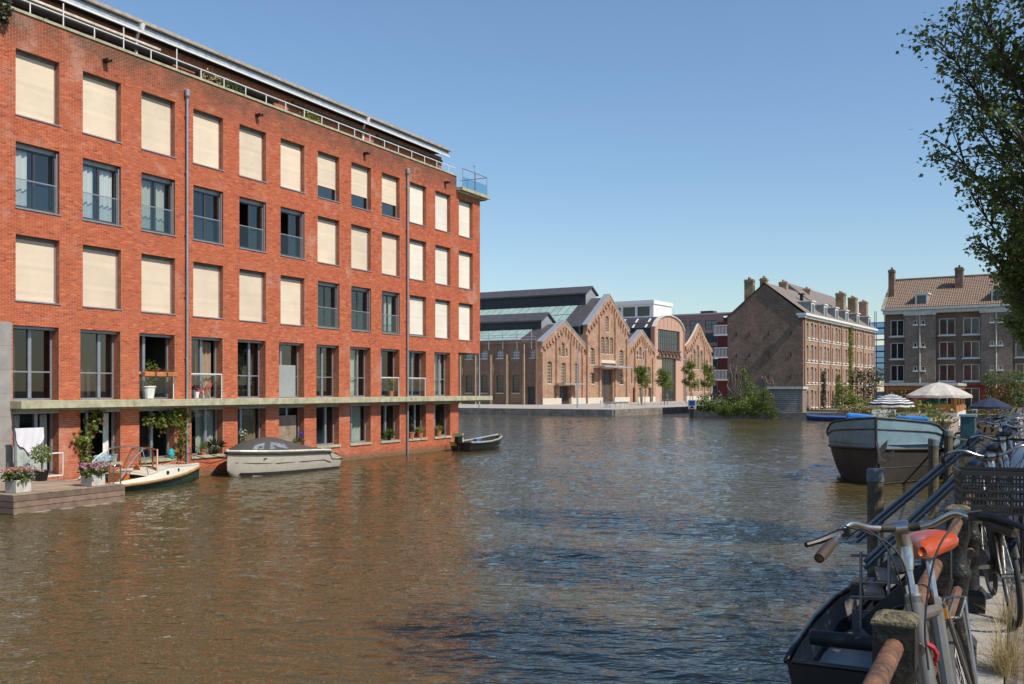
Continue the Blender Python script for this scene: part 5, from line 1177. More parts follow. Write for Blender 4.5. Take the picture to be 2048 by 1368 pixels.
# ------------------------------------------------------------------ near quay: railing
RL = thing('quay_railing', 'black cast iron railing with rusty round rails along the near quay', 'railing', tuple(qp(0,0)), ANG)
m_iron = mat('black cast iron', (.022,.021,.018), .45, .2, var=.3, scale=12, bump=.5, bscale=40)
m_lich = mat('lichen on iron', (.19,.165,.09), .9, c2=(.03,.027,.02), scale=34, bump=.8, bscale=60)
m_rust = mat('rusty pipe', (.20,.085,.04), .75, c2=(.03,.022,.017), scale=22, bump=.5, bscale=50)
SP = 1.646
ps = MB()
ps.lathe([(.075,.0),(.095,0),(.095,.10),(.075,.13),(.06,.20),(.055,.42),(.062,.50),(.075,.53),(.075,.56),(.055,.60),(.048,.64),(.05,.70),(.066,.76),(.072,.79)], 14)
ps.box(-.062,.062,-.062,.062,.79,.93); ps.lathe([(.066,.93),(.066,.935),(.0,.950)], 4, sq=True)
base = MB().box(-.10,.10,-.10,.10,-.01,.12); base.lathe([(.105,.12),(.07,.17)], 4, sq=True)
capm = MB().lathe([(.0645,.926),(.067,.932),(.0655,.942),(.04,.958),(.0,.962)], 4, sq=True)
protos = None
for i in range(26):
    if protos is None:
        a = ps.build('post', m_iron, RL, smooth='auto'); b = base.build('post_base', m_iron, a); c = capm.build('post_cap', m_lich, a); protos = a
    else:
        a = copy_tree(protos, RL)
    a.location = (i*SP-.0, 0, 0)
for i in range(-2, 25):
    MB().tube([(i*SP+.06,0,.86),(i*SP+.6,random.uniform(-.004,.004),.858),((i+1)*SP-.06,0,.86)], .031, 12).build('rail', m_rust, RL, smooth='auto')
    if i >= 0: MB().tube([(i*SP+.06,0,.45),((i+1)*SP-.06,0,.45)], .028, 8).build('lower_rail', m_rust, RL, smooth='auto')
    c = MB()
    for e in ((i*SP+.055),((i+1)*SP-.055)): c.tube([(e-.012,0,.86),(e+.012,0,.86)], .042, 12)
    build_each(c, 'collar', m_iron, RL, smooth='auto')
# stair from the quay down to the landing
GW = thing('landing_stair', 'steel stair with grey pipe handrails going down from the quay to the boats', 'stairs', (0,0,0))
m_pipe = mat('grey pipe', (.16,.17,.19), .4, .5, var=.12)
A1p, A0p = Vector((5.78,12.7,2.70)), Vector((4.81,13.37,1.59)); B1p, B0p = Vector((5.2,11.2,2.62)), Vector((4.31,11.66,1.555))
for (h1, h0) in ((A1p, A0p), (B1p, B0p)):
    ex = (h1-h0).normalized()
    for dz in (0, -.075): MB().tube([h0-ex*.25+Vector((0,0,dz)), h1+ex*.25+Vector((0,0,dz))], .030, 8).build('handrail', m_pipe, GW, smooth='auto')
    for f in (.1, .5, .92): q = h0+(h1-h0)*f; MB().tube([q, q-Vector((0,0,.92))], .018, 6).build('baluster', m_alu, GW)
    dn = Vector((0,0,-.80)); MB().bar(h0+dn-ex*.25, h1+dn, .05, .22).build('stringer', mat('dark steel', (.05,.05,.055), .45, .4), GW)
for i in range(7):
    f = i/6.5; a = A0p+(A1p-A0p)*f; b = B0p+(B1p-B0p)*f; MB().bar(a+Vector((0,0,-.74)), a.lerp(b,.5)+Vector((0,0,-.74)), .24, .04).build('tread', m_wood, GW)
o_ = Vector((4.86,13.05,.88)); u_ = D*.2; v_ = -NRM
for i in range(4): MB().obox(o_+v_*(.05+i*.09), u_*1.0, v_*.038, Vector((0,0,.02))).build('landing_slat', m_wood, GW)
MB().obox(o_+v_*.18+Vector((0,0,-.12)), u_*1.02, v_*.20, Vector((0,0,.09))).build('landing_frame', MATS['dark steel'], GW)
k = MB()
for z in (1.45, 1.12, .95): k.bar(B0p*0+Vector((4.0,11.75,z)), Vector((4.38,11.70,z)), .035)
k.tube([(4.1,11.7,.6),(4.1,11.7,1.5)], .018, 6); k.build('boat_hooks', m_steel, GW)
def pile(x, y, r, top, label):
    t = thing('mooring_pile', label, 'mooring pile', (x,y,-1))
    MB().lathe([(r*1.02,0),(r*1.02,top+.9),(r*.98,top+.98)], 14).build('shaft', mat('old pile wood', (.15,.115,.07), .9, c2=(.06,.05,.03), scale=5, bump=.8, bscale=20), t)
    MB().lathe([(r*1.1,top+.8),(r*1.1,top+1.0),(r*.9,top+1.03),(0.01,top+1.04)], 14).build('cap', mat('grey blue cap', (.15,.17,.19), .6), t)
pile(6.57,18.0,.14,1.95,'wooden mooring pile with grey cap standing alone in the water before the barge')
pile(12.7,30.0,.145,1.92,'dark wooden mooring pile right in front of the barge bow')
pile(16.0,36.5,.15,1.9,'mooring pile between the barge and the quay')
# jetty with picnic table
jt = thing('jetty', 'grey wooden jetty beside the barge carrying the picnic table', 'jetty', tuple(Vector((1.21,3.14,0))+D*47+NRM*-3.6), ANG)
for i in range(26): MB().box(-1+i*.28,-.74+i*.28,-.2,3.2,.86,.92).build('plank', m_wood, jt)
for x in (-.8,2.5,6):
    for y in (0,3): MB().tube([(x,y,-1.5),(x,y,1.9 if y == 0 else .85)], .12, 8).build('jetty_post', MATS['old pile wood'], jt)
t = thing('picnic_table', 'dark wooden picnic table with two benches on the jetty', 'table', tuple(Vector((1.21,3.14,.92))+D*49+NRM*-1.8), ANG-R(60))
m_dw = mat('dark stained wood', (.06,.05,.045), .7, island=.2)
for i in range(4): MB().box(-1.0,1.0,-.36+i*.185,-.19+i*.185,.72,.76).build('top_board', m_dw, t)
for y in (-.72,.60): MB().box(-1.0,1.0,y,y+.15,.42,.46).build('bench_board', m_dw, t)
for x in (-.7,.7):
    MB().box(x-.03,x+.03,-.75,.75,.36,.419).build('bearer', m_dw, t)
    for sg in (-1,1): MB().bar((x,sg*.55,0),(x,sg*.25,.719),.07,.05).build('leg', m_dw, t)
t = thing('power_cabinet', 'teal electricity cabinet standing at the quay beside the barge', 'cabinet', tuple(Vector((1.21,3.14,.9))+D*38+NRM*-1.55), ANG)
MB().box(-.35,.35,-.25,.25,0,1.5).build('body', mat('teal paint', (.03,.10,.12), .5), t, bevel=.01); MB().box(-.40,.40,-.30,.30,1.5,1.58).build('lid', mat('light blue lid', (.20,.33,.40), .5), t); MB().box(-.352,-.36,-.22,.22,.1,1.4).build('door', MATS['teal paint'], t)
t = thing('orange_post', 'thin orange wooden post at the stern of the barge', 'post', (26.3,59.5,1.46), 0); MB().box(-.06,.06,-.06,.06,0,1.65).build('shaft', mat('orange post', (.50,.14,.03), .6), t); MB().box(-.075,.075,-.075,.075,1.65,1.7).build('post_top', m_wood, t)
# garden chairs on the terrace of the tiled house
for i, (x, lab) in enumerate(((8.7,'white plastic garden chair left of the red house door'),(9.9,'white plastic garden chair right of the red house door'))):
    t = thing('garden_chair', lab, 'chair', tuple(Vector((44.2,118,.76))+e_*x-e2*1.2), EANG, 'garden chairs by the red wall')
    MB().box(-.25,.25,-.25,.25,.4,.45).build('seat', m_white, t); MB().box(-.25,.25,.22,.27,.45,.95).build('backrest', m_white, t)
    for sx in (-.22,.22):
        for sy in (-.22,.22): MB().box(sx-.025,sx+.025,sy-.025,sy+.025,0,.4).build('leg', m_white, t)
# boathouse shed with roller shutter on the far bank
SH_ = thing('boat_shed', 'small grey shed with horizontal slatted door on the far bank', 'shed', tuple(Vector((30.2,117.2,.0))), EANG)
k = MB().box(0,.25,0,1.6,.7,3.5); k.box(3.65,4.0,0,1.6,.7,3.5); k.box(.25,3.65,1.4,1.6,.7,3.5); k.build('wall', mat('grey brown brick', (.24,.20,.16), .9), SH_)
for i in range(11): MB().prism([(.26,.20,.74+i*.245),(.26,.20,.96+i*.245),(.26,.15,.96+i*.245),(.26,.02,.80+i*.245),(.26,.02,.74+i*.245)], (3.38,0,0)).build('slat', mat('grey slats', (.36,.34,.30), .7, island=.12), SH_)
MB().box(-.15,4.15,-.25,1.8,3.5,3.8).build('roof', mat('pale roof edge', (.55,.55,.52), .6), SH_); MB().box(-.2,4.2,-.5,2,-.8,.7).build('base', m_quay, SH_)
# ------------------------------------------------------------------ bicycles (x forward, y left, z up; origin on the ground under the rear hub)
def bicycle(label, pos, heading, lean, paint, group=None, bars=None, saddle_m=None, crate=None, detail=True, guards=True, lamp=True, rack=True, name='bicycle', cat='bicycle', steer=0, tyre=None):
    t = thing(name, label, cat, pos, 0, group); t.rotation_mode = 'QUATERNION'
    from mathutils import Quaternion
    t.rotation_quaternion = Quaternion((0,0,1), heading) @ Quaternion((1,0,0), lean)
    ns = 8 if detail else 5; FX = 1.12; HT, HB = Vector((.86,0,.96)), Vector((.935,0,.70)); BB = Vector((.46,0,.29)); SC_ = Vector((.235,0,.86)); RH, FH = Vector((0,0,.35)), Vector((FX,0,.35))
    w_f = 1.25 if name == 'city_bicycle' else 1; k = MB().tube([HT+(HT-HB)*.08, HB], .024*w_f, ns+2); k.tube([HT*.85+HB*.15, SC_*.93+BB*.07], .017*w_f, ns); k.tube([HB*.85+HT*.15, BB], .022*w_f, ns); k.tube([SC_, BB], .019*w_f, ns)
    for y in (-.055, .055): k.tube([BB+Vector((0,y*.6,0)), RH+Vector((0,y,0))], .011, ns); k.tube([SC_*.97+BB*.03+Vector((0,y*.5,0)), RH+Vector((0,y,0))], .009, ns)
    k.tube([BB-Vector((0,.045,0)), BB+Vector((0,.045,0))], .03, ns+2); k.build('frame', paint, t, smooth='auto')
    k = MB(); k.tube([HB+Vector((.01,-.05,-.02)), HB+Vector((.01,.05,-.02))], .02, ns)
    for y in (-.05, .05): k.tube(bez([HB+Vector((.01,y,-.02)), HB+Vector((.07,y*1.15,-.20)), FH+Vector((0,y*1.15,0))], 4), [.017]*5+[.014]*3+[.011], ns)
    k.build('fork', paint, t, smooth='auto')
    for c, nm in ((RH,'rear'), (FH,'front')):
        n = 36 if detail else 20
        w = MB().tube([c+Vector((.332*math.cos(a),0,.332*math.sin(a))) for a in [2*math.pi*i/n for i in range(n)]], .019, 8 if detail else 5, closed=True).build('wheel', tyre or m_rubber, t, smooth=True)
        MB().tube([c+Vector((.306*math.cos(a),0,.306*math.sin(a))) for a in [2*math.pi*i/n for i in range(n)]], .011, 6 if detail else 4, closed=True).build('rim', m_steel, w, smooth=True)
        k = MB(); m = 28 if detail else 14
        for i in range(m):
            a = 2*math.pi*i/m; y = .028 if i % 2 else -.028; b = a+(.5 if i % 4 < 2 else -.5); k.tube([c+Vector((.02*math.cos(b),y,.02*math.sin(b))), c+Vector((.306*math.cos(a),0,.306*math.sin(a)))], .0016 if detail else .003, 3, caps=False)
        k.tube([c-Vector((0,.06,0)), c+Vector((0,.06,0))], .018, 8); k.build('spokes', m_steel, w)
        if guards:
            k = MB(); a0, a1 = (R(-10), R(200)) if nm == 'rear' else (R(30), R(175)); rws = [[], [], []]
            for i in range(20):
                a = a0+(a1-a0)*i/19
                for j, y in enumerate((-.028, 0, .028)): q = .366 if j == 1 else .358; rws[j].append(c+Vector((q*math.cos(a), y, q*math.sin(a))))
            k.grid(rws); k.build('mudguard', paint if detail else m_black, t, smooth=True)
    k = MB().tube([SC_, SC_+(SC_-BB).normalized()*.17], .0135, ns); k.build('seat_post', m_chrome, t, smooth='auto')
    sp = SC_+(SC_-BB).normalized()*.17; k = MB(); rws = []
    for f in [i/10 for i in range(11)]:
        w_ = .034+.085*max(0, min(1,(f-.3)/.4))**1.3*(1 if f < .95 else .85); x = sp.x+.17-f*.29; row = []
        for j in range(13):
            a = R(-38)+R(256)*j/12; ed = .45 if f in (0, 1.0) else (.85 if f in (.1,.9) else 1); row.append((x, w_*ed*math.cos(a), sp.z+.045+(.052 if math.sin(a) > 0 else .04)*ed*math.sin(a)+.02*(f-.4)-.016*math.sin(f*3.1)))
        rws.append(row)
    k.grid(rws); k.grid([[r[0] for r in rws], [r[-1] for r in rws]]); k.f.append(tuple(range(13))); k.f.append(tuple(range(len(rws)*13-13, len(rws)*13))[::-1]); k.build('saddle', saddle_m or m_black, t, smooth=True)
    k = MB()
    for y in (-.03,.03): k.tube([sp+Vector((.12,y*.6,.035)), sp+Vector((0,y,.01)), sp+Vector((-.10,y*1.5,.04))], .005, 5)
    k.lathe([(.018,-.02),(.03,0),(.03,.03),(.02,.04)], 8, sp); k.build('saddle_rails', m_steel, t)
    TOP = HT+(HT-HB).normalized()*.20; CL = TOP+Vector((.05,0,.03))
    k = MB().tube([HT, HT+(HT-HB).normalized()*.06], .021, ns); k.tube([HT, TOP], .0125, ns); k.build('stem_quill', m_chrome if detail else m_steel, t, smooth='auto')
    k = MB().tube([HT+(HT-HB).normalized()*.0, HT+(HT-HB).normalized()*.03], .03, 10); k.tube([HB, HB-(HT-HB).normalized()*.03], .03, 10); k.build('headset', m_steel, t, smooth='auto')
    if bars is None: bars = [CL+Vector(q) for q in ((-.20,.31,-.03),(-.06,.30,.03),(.02,.20,.06),(.01,.08,.01),(0,0,0),(.01,-.08,.01),(.02,-.20,.06),(-.06,-.30,.03),(-.20,-.31,-.03))]
    else:
        t_m = Matrix.Translation(Vector(pos)) @ t.rotation_quaternion.to_matrix().to_4x4(); iv = t_m.inverted(); bars = [iv @ Vector(b) for b in bars]
    mid = bars[len(bars)//2]; k = MB().tube([TOP-(HT-HB).normalized()*.09, TOP-(HT-HB).normalized()*.05, TOP, mid], [.017,.024,.026,.021], ns+4); k.tube([mid+Vector((0,-.028,0)), mid+Vector((0,.028,0))], .024, 12); k.build('stem', m_chrome, t, smooth='auto')
    if detail: bq = bez(bars, 6); h_ = len(bq)//2; MB().tube(bq[h_-4:h_+5], .0145, 10).build('bar_sleeve', m_rubber, t, smooth='auto')
    bp = bez(bars, 6); k = MB().tube(bp, .0112, ns+2); k.build('handlebar', m_chrome, t, smooth='auto')
    ln = len(bp)
    for seq in (bp[:5][::-1], bp[-5:]):
        k = MB().tube(seq, [.015,.0175,.0185,.0185,.0165], 10); k.build('grip', mat('dark brown grip', (.055,.035,.022), .6, var=.2), t, smooth='auto')
        piv = seq[0]+(seq[0]-seq[2]).normalized()*.03; dr = (seq[4]-seq[0]).normalized(); dn_ = Vector((.05,0,-.03))
        if detail and name != 'city_bicycle': k = MB().obox(piv, dr*.025, Vector((.018,0,0)), Vector((0,0,.016))); k.tube(bez([piv, piv+dr*.05+dn_, piv+dr*.13+dn_*1.25], 4), .007, 6); k.build('brake_lever', m_black, t, smooth='auto')
    if detail and name != 'city_bicycle':
        k = MB()
        for s_ in (0.5, -.5): 
            a = bp[5 if s_ > 0 else -6]; k.tube(bez([a, a+Vector((.12,-.05*s_,.02)), Vector((.98,.06*s_,.98)), Vector((.96,.03*s_,.72)), Vector((.96,.045*s_,.5))], 6), .0032, 5)
        k.tube(bez([bp[8], Vector((.92,.08,.85)), Vector((.80,.03,.80)), Vector((.5,.04,.5))], 6), .0032, 5); k.build('cables', m_rubber, t)
    if detail:
        k = MB().tube([HB+Vector((.028,0,.13)), HB+Vector((.036,0,.13))], .022, 14); k.build('head_badge', m_chrome, t, smooth='auto')
    k = MB().tube([BB-Vector((0,.07,0)), BB+Vector((0,.07,0))], .01, 6)
    for sgn, dx, dz in ((-1,.16,.05),(1,-.16,-.05)): k.tube([BB+Vector((0,.07*sgn,0)), BB+Vector((dx,.075*sgn,dz))], .009, 6); k.obox(BB+Vector((dx,.12*sgn,dz)), (.045,0,0),(0,.045,0),(0,0,.01))
    k.tube(arc(BB-Vector((0,.055,0)), .09, 0, 6.0, 16, (1,0,0), (0,0,1)), .005, 5); k.build('cranks', m_steel, t)
    if detail or guards:
        k = MB(); k.prism([(.58,-.05,.36),(.58,-.05,.22),(.46,-.05,.19),(0,-.05,.30),(-.06,-.05,.35),(0,-.05,.40),(.46,-.05,.39)], (0,-.03,0)); k.build('chain_guard', m_black, t)
    if rack:
        k = MB(); z = .76
        for y in (-.065, -.02, .02, .065): k.tube([(.13,y,z),(-.30,y,z)], .006, 5)
        k.tube([(-.30,-.065,z),(-.33,-.04,z),(-.33,.04,z),(-.30,.065,z)], .006, 5); k.tube([(.13,-.065,z),(.13,.065,z)], .006, 5)
        for y in (-.07,.07): k.tube([(-.22,y,z),(0,y*.9,.36)], .006, 5); k.tube([(.0,y,z),(0,y*.9,.36)], .006, 5)
        k.build('rear_rack', m_chrome if detail else m_black, t)
    if lamp and not crate: MB().lathe([(.02,0),(.035,.02),(.035,.05),(.01,.06)], 10, (1.0,0,.76)).build('head_lamp', m_black, t)
    k = MB().tube([BB+Vector((-.05,.05,-.03)), BB+Vector((-.12,.16,-.275))], .009, 6); k.build('kick_stand', m_steel, t)
    return t
m_gun = mat('gunmetal paint', (.185,.168,.148), .33, .45, var=.12, scale=10)
m_orange = mat('orange leather', (.40,.055,.008), .3, var=.08, scale=8, coat=.3)
hd = math.atan2(-D.y, -D.x)
def px(x, y, Y): return ((x-1024)/1991*Y, Y, 3.4+(780-y)*Y/1991)
bar_pts = list(reversed([(.962,3.12,2.872),(1.062,3.25,2.92),(1.127,3.31,2.955),(1.205,3.345,2.937),(1.317,3.38,2.932),(1.405,3.345,2.948),(1.455,3.27,2.995),(1.478,3.19,2.99),(1.541,3.05,2.963)]))
FB = bicycle('grey city bicycle with orange leather saddle leaning on the nearest railing post', (1.90,4.025,QZ), hd, R(10.6), m_gun, None, bar_pts, m_orange, detail=True, lamp=False, name='city_bicycle')
fiv = (Matrix.Translation(FB.location) @ FB.rotation_quaternion.to_matrix().to_4x4()).inverted()
for pts_ in ([(1.094,3.280,2.932),(1.035,3.240,2.922),(0.990,3.220,2.910),(0.945,3.200,2.902)], [(1.475,3.17,3.0),(1.50,3.10,3.005),(1.535,3.04,2.99),(1.553,3.0,2.98)]):
    q = [fiv @ Vector(p) for p in pts_]; k = MB().tube(q, [.015,.013,.010,.009], 8); k.obox(q[0], (.022,0,0), (0,.02,0), (0,0,.014)); k.build('brake_lever', m_black, FB, smooth='auto')
for pts_ in ([(1.087,3.240,2.915),(1.134,3.220,2.950),(1.191,3.200,2.910),(1.239,3.200,2.813),(1.274,3.220,2.708)], [(1.448,3.200,2.998),(1.354,3.150,2.910),(1.307,3.120,2.789),(1.286,3.100,2.653),(1.289,3.080,2.534)], [(1.094,3.270,2.953),(1.157,3.240,2.935),(1.223,3.220,2.899),(1.263,3.200,2.829),(1.289,3.200,2.685)]): MB().tube(bez([fiv @ Vector(p) for p in pts_], 6), .0034, 6).build('cable', m_rubber, FB, smooth='auto')
k = MB().obox((.215,0,.80),(.03,0,0),(0,.035,0),(.0,0,.02)); k.build('orange_clamp', mat('orange plastic', (.62,.26,.02), .4), FB)
k = MB().tube(arc((.60,0,.55), .09, 0, 6.28, 16, (.8,0,.3), (0,1,.1)), .012, 6, closed=True); k.build('cable_lock', m_rubber, FB)
k = MB().tube(arc((.90,0,.80), .045, 0, 6.28, 12, (.3,0,.9), (0,1,0)), .009, 6, closed=True); k.build('red_lock_cord', mat('red cord', (.40,.02,.03), .6), FB)
def on_quay(t_, o): p = qp(t_, o); return (p.x, p.y, QZ)
CB = bicycle('black bicycle with a big black plastic crate on its front carrier', (3.89,8.06,QZ), math.atan2(-.95,-.31), R(6), m_black, None, None, m_black, detail=True, lamp=False, rack=True, crate=True)
m_crate = mat('black crate plastic', (.02,.02,.021), .45, var=.2)
CR = thing('plastic_crate', 'black slatted plastic crate strapped on the front of a black bicycle', 'crate', (3.31,6.70,2.585), math.atan2(-.95,-.31)-math.pi/2)
def crate_side(k, a, b, h):
    a, b = Vector(a), Vector(b); d_ = b-a; L = d_.length; n = int(L/.021); up = Vector((0,0,1))
    for z in (.0, .05, .10, .15, .20, h): k.bar(a+up*z, b+up*z, .012, .014)
    for i in range(n+1):
        if i % 7 == 0: k.bar(a+d_*i/n, a+d_*i/n+up*h, .012, .012)
        else: k.bar(a+d_*i/n, a+d_*i/n+up*h*.99, .006, .006)
for (p, q) in (((-.28,-.19,0),(.28,-.19,0)),((.28,-.19,0),(.28,.19,0)),((.28,.19,0),(-.28,.19,0)),((-.28,.19,0),(-.28,-.19,0))):
    k = MB(); crate_side(k, p, q, .265); k.build('lattice_side', m_crate, CR)
k = MB()
for i in range(12): k.bar((-.28,-.19+i*.0345,.0),(.28,-.19+i*.0345,.0),.012,.01)
k.build('lattice_floor', m_crate, CR)
k = MB()
for (p, q) in (((-.29,-.2,.265),(.29,-.2,.265)),((.29,-.2,.265),(.29,.2,.265)),((.29,.2,.265),(-.29,.2,.265)),((-.29,.2,.265),(-.29,-.2,.265))): k.bar(p, q, .022, .03)
k.build('top_rim', m_crate, CR)
k = MB().box(.92,1.32,-.16,.16,.80,.82); k.tube([(1.25,-.1,.8),(1.13,-.07,.37)], .009, 6); k.tube([(1.25,.1,.8),(1.13,.07,.37)], .009, 6); k.tube([(.95,-.1,.8),(.9,0,.85)], .009, 6); k.build('front_carrier', m_black, CB)
paints = {'blue': mat('blue bike paint', (.03,.10,.30), .35, .3), 'red': mat('red bike paint', (.35,.03,.02), .35, .2), 'silver': mat('silver bike paint', (.45,.46,.48), .3, .6), 'black': m_black, 'green': mat('green bike paint', (.03,.12,.06), .4), 'white': mat('white bike paint', (.6,.6,.58), .4), 'orange': mat('orange bike paint', (.5,.13,.02), .4)}
far = [(8.6,.24,'silver','silver bicycle leaning on the railing behind the crate bicycle',6),(12.4,.26,'blue','blue bicycle in the far cluster, nearest of it',14),(13.5,.34,'red','red bicycle in the far cluster of bikes',-10),
       (14.7,.24,'silver','silver bicycle in the middle of the far cluster',12),(16.0,.34,'black','black bicycle near the end of the far cluster',-8),(17.3,.25,'white','white bicycle near the end of the far cluster',10),(19.0,.3,'orange','orange bicycle last in the far cluster',6),(20.8,.26,'green','green bicycle standing beyond the far cluster',4)]
for (t_, o, c, lab, tw) in far:
    bicycle(lab, on_quay(t_, o), hd+R(tw), R(8), paints[c], 'bicycles parked along the railing', detail=t_ < 10, guards=True)
# white motor scooter behind the crate bicycle
SCO = thing('motor_scooter', 'white motor scooter with a tall front shield behind the crate bicycle', 'scooter', on_quay(10.3,.42), hd)
k = MB(); rws = []
for (x, z, w) in ((.52,.30,.10),(.60,.45,.17),(.58,.65,.21),(.50,.85,.21),(.44,1.02,.15),(.42,1.08,.06)): rws.append([(x-.10*abs(y)**2,y*w,z) for y in (-1,-.6,-.2,.2,.6,1)])
k.grid(rws); k.grid([[(p[0]-.05,p[1],p[2]) for p in r] for r in rws]); k.build('front_shield', mat('white plastic', (.60,.62,.65), .3, var=.03, coat=.3), SCO, smooth=True)
MB().tube([(.56,0,.93),(.60,0,.93)], .06, 14).build('head_lamp', m_chrome, SCO, smooth='auto')
k = MB().tube([(.36,-.33,1.08),(.42,-.1,1.07),(.42,.1,1.07),(.36,.33,1.08)], .015, 8); k.build('handlebar', m_black, SCO, smooth='auto')
for s_ in (-1,1): k = MB().tube([(.40,.25*s_,1.08),(.42,.33*s_,1.28)], .006, 5); k.lathe([(.06,-.01),(.07,0),(.06,.012)], 12, (.42,.34*s_,1.32)); k.build('mirror', m_black, SCO)
k = MB(); k.prism([(.5,-.14,.28),(-.1,-.14,.28),(-.2,-.14,.4),(-.75,-.14,.55),(-.8,-.14,.72),(-.2,-.14,.70),(-.05,-.14,.36),(.5,-.14,.34)], (0,.28,0)); k.build('body', MATS['white plastic'], SCO, bevel=.03)
MB().box(-.78,-.18,-.13,.13,.72,.80).build('seat', m_rubber, SCO, bevel=.03)
for x in (-.55, .62): w = MB().tube([(x+.19*math.cos(a),0,.235+.19*math.sin(a)) for a in [2*math.pi*i/20 for i in range(20)]], .05, 8, closed=True).build('wheel', m_rubber, SCO, smooth=True); MB().tube([(x,-.04,.235),(x,.04,.235)], .14, 14).build('rim', m_steel, w, smooth='auto')
# dry grass between kerb and paving
for j, (t_, o, n_, h_, lab) in enumerate(((3.2,.26,420,.42,'dry straw coloured grass tuft growing at the kerb by the bicycles'),(4.6,.27,220,.30,'smaller dry grass tuft further along the kerb'),(1.9,.27,70,.16,'low dry grass at the near end of the kerb'))):
    k = MB()
    for i in range(n_):
        a = random.uniform(0,6.28); e = random.uniform(.35,1.5); L = h_*random.uniform(.35,1.15); d_ = Vector((math.cos(a)*math.cos(e),math.sin(a)*math.cos(e),math.sin(e))); p = Vector((random.gauss(0,.07),random.gauss(0,.025),0)); sd = d_.cross(Vector((0,0,1))).normalized()*.0016
        dr = L*random.uniform(.05,.4); c_ = [p, p+d_*L*.35, p+d_*L*.7-Vector((0,0,dr*.35)), p+d_*L-Vector((0,0,dr))]
        k.add([c_[0]-sd, c_[0]+sd, c_[1]+sd*.9, c_[2]+sd*.7, c_[3], c_[2]-sd*.7, c_[1]-sd*.9], [(0,1,2,6),(6,2,3,5),(5,3,4)])
    g = tag(k.build('dry_grass', m_straw), lab, 'grass'); g.location = on_quay(t_, o); g.rotation_euler = (0,0,ANG)
# ------------------------------------------------------------------ trees and shrubs
def grow_tree(name, label, pos, trunk_h, prof, seedv, nlimb, leaf_size, leaf_m, dens, r0=.2, cat='tree', group=None, kind=1, ztop=None, lean=(0,0), upright=.9):
    """prof(z) = crown radius at height z above ground; limbs climb from the trunk and branch inside that envelope"""
    rs = random.Random(seedv); t = thing(name, label, cat, pos, 0, group); wood = MB(); tips = []
    H = ztop
    tr = [Vector((lean[0]*f+.1*math.sin(f*5), lean[1]*f+.08*math.cos(f*4)-.08, H*.92*f)) for f in [i/9 for i in range(10)]]
    wood.tube(tr, [r0*(1-.88*i/9) for i in range(10)], 8)
    def at(z): f = max(0, min(8.999, z/(H*.92)*9)); i = int(f); return tr[i].lerp(tr[i+1], f-i)
    for i in range(nlimb):
        z0 = trunk_h+(H*.86-trunk_h)*(i+rs.random())/nlimb; a = i*2.4+rs.uniform(-.5,.5); b = at(z0); z1 = min(H*.99, z0+upright*prof(z0+.8)*rs.uniform(.7,1.2)); rr = prof(z1)*rs.uniform(.72,.95)
        e = b+Vector((math.cos(a)*rr, math.sin(a)*rr, z1-z0)); c = bez([b, b.lerp(e,.5)+Vector((0,0,-.12*rr)), e], 6); R0 = r0*.42*(1-z0/H*.65)
        wood.tube(c, [R0*(1-.85*j/(len(c)-1)) for j in range(len(c))], 5)
        for j in range(2, len(c)):
            for m in range(3):
                L = rr*rs.uniform(.22,.5); d_ = Vector((rs.gauss(0,1), rs.gauss(0,1), rs.gauss(.25,.5))).normalized(); d_ = (d_+ (c[j]-c[j-1]).normalized()*.9).normalized()
                q = c[j]+d_*L; h_ = math.hypot(q.x-at(q.z).x, q.y-at(q.z).y)
                if q.z > H or h_ > prof(q.z)*1.08: continue
                tw = [c[j], c[j].lerp(q,.5)+Vector((0,0,.04*L)), q]; wood.tube(tw, [R0*.28,R0*.2,.006], 4); tips += [tw[1].lerp(q, u) for u in (.0,.3,.6,.85,1.0)]
                for n in range(2): q2 = q+Vector((max(-.35,min(.35,rs.gauss(0,.2))),max(-.35,min(.35,rs.gauss(0,.2))),rs.gauss(0.02,.18)))*L*.9; wood.tube([tw[1].lerp(q,.6), q2], [.008,.004], 3); tips += [q.lerp(q2, u) for u in (.4,.7,1.0)]
    wood.build('trunk', m_bark, t, smooth=True); lf = MB(); pts = []
    for p in tips:
        for n in range(dens): pts.append(p+Vector((rs.gauss(0,.10),rs.gauss(0,.10),rs.gauss(-.02,.09)))*(leaf_size/.11))
    lf.leaves(pts, leaf_size, .3, kind); lf.build('crown', leaf_m, t); return t
def profA(z):
    P = [(2.0,.3),(2.7,.7),(3.5,.95),(4.1,1.25),(4.8,1.8),(5.5,2.15),(6.3,2.4),(9.3,2.5),(11,2.1),(12.5,1.0),(13,.2)]
    for p, q in zip(P[:-1], P[1:]):
        if p[0] <= z <= q[0]: return p[1]+(q[1]-p[1])*(z-p[0])/(q[0]-p[0])
    return .3 if z < 5 else .2
grow_tree('maple_tree', 'tall leafy street tree on the near quay reaching in from the right', (10.95,20.0,QZ), 2.2, profA, 3, 60, .10, m_leafA, 2, .2, ztop=12.6, kind=1, upright=1.3)
grow_tree('maple_tree', 'second street tree further along the quay, its lower crown seen below the first', (30.3,56.5,QZ), 2.2, lambda z: 2.6*min(1, max(.1, (z-2.4)/3.5))*(1 if z < 9 else max(.1, (14-z)/5)), 5, 44, .17, m_leafA, 3, .18, ztop=13.5, kind=1)
grow_tree('street_tree', 'street tree right of the picture, known by its shade on the water', (10.4,13.3,QZ), 2.6, lambda z: 2.9*math.sin(max(.08, min(1, (z-2)/11))*3.0), 8, 26, .2, m_leafA, 1, .2, ztop=12.5, kind=0)
grow_tree('street_tree', 'street tree beside the near bicycles, out of view on the right', (9.4,7.2,QZ), 2.6, lambda z: 3.0*math.sin(max(.08, min(1, (z-2)/11))*3.0), 9, 26, .2, m_leafA, 1, .2, ztop=12.5, kind=0)
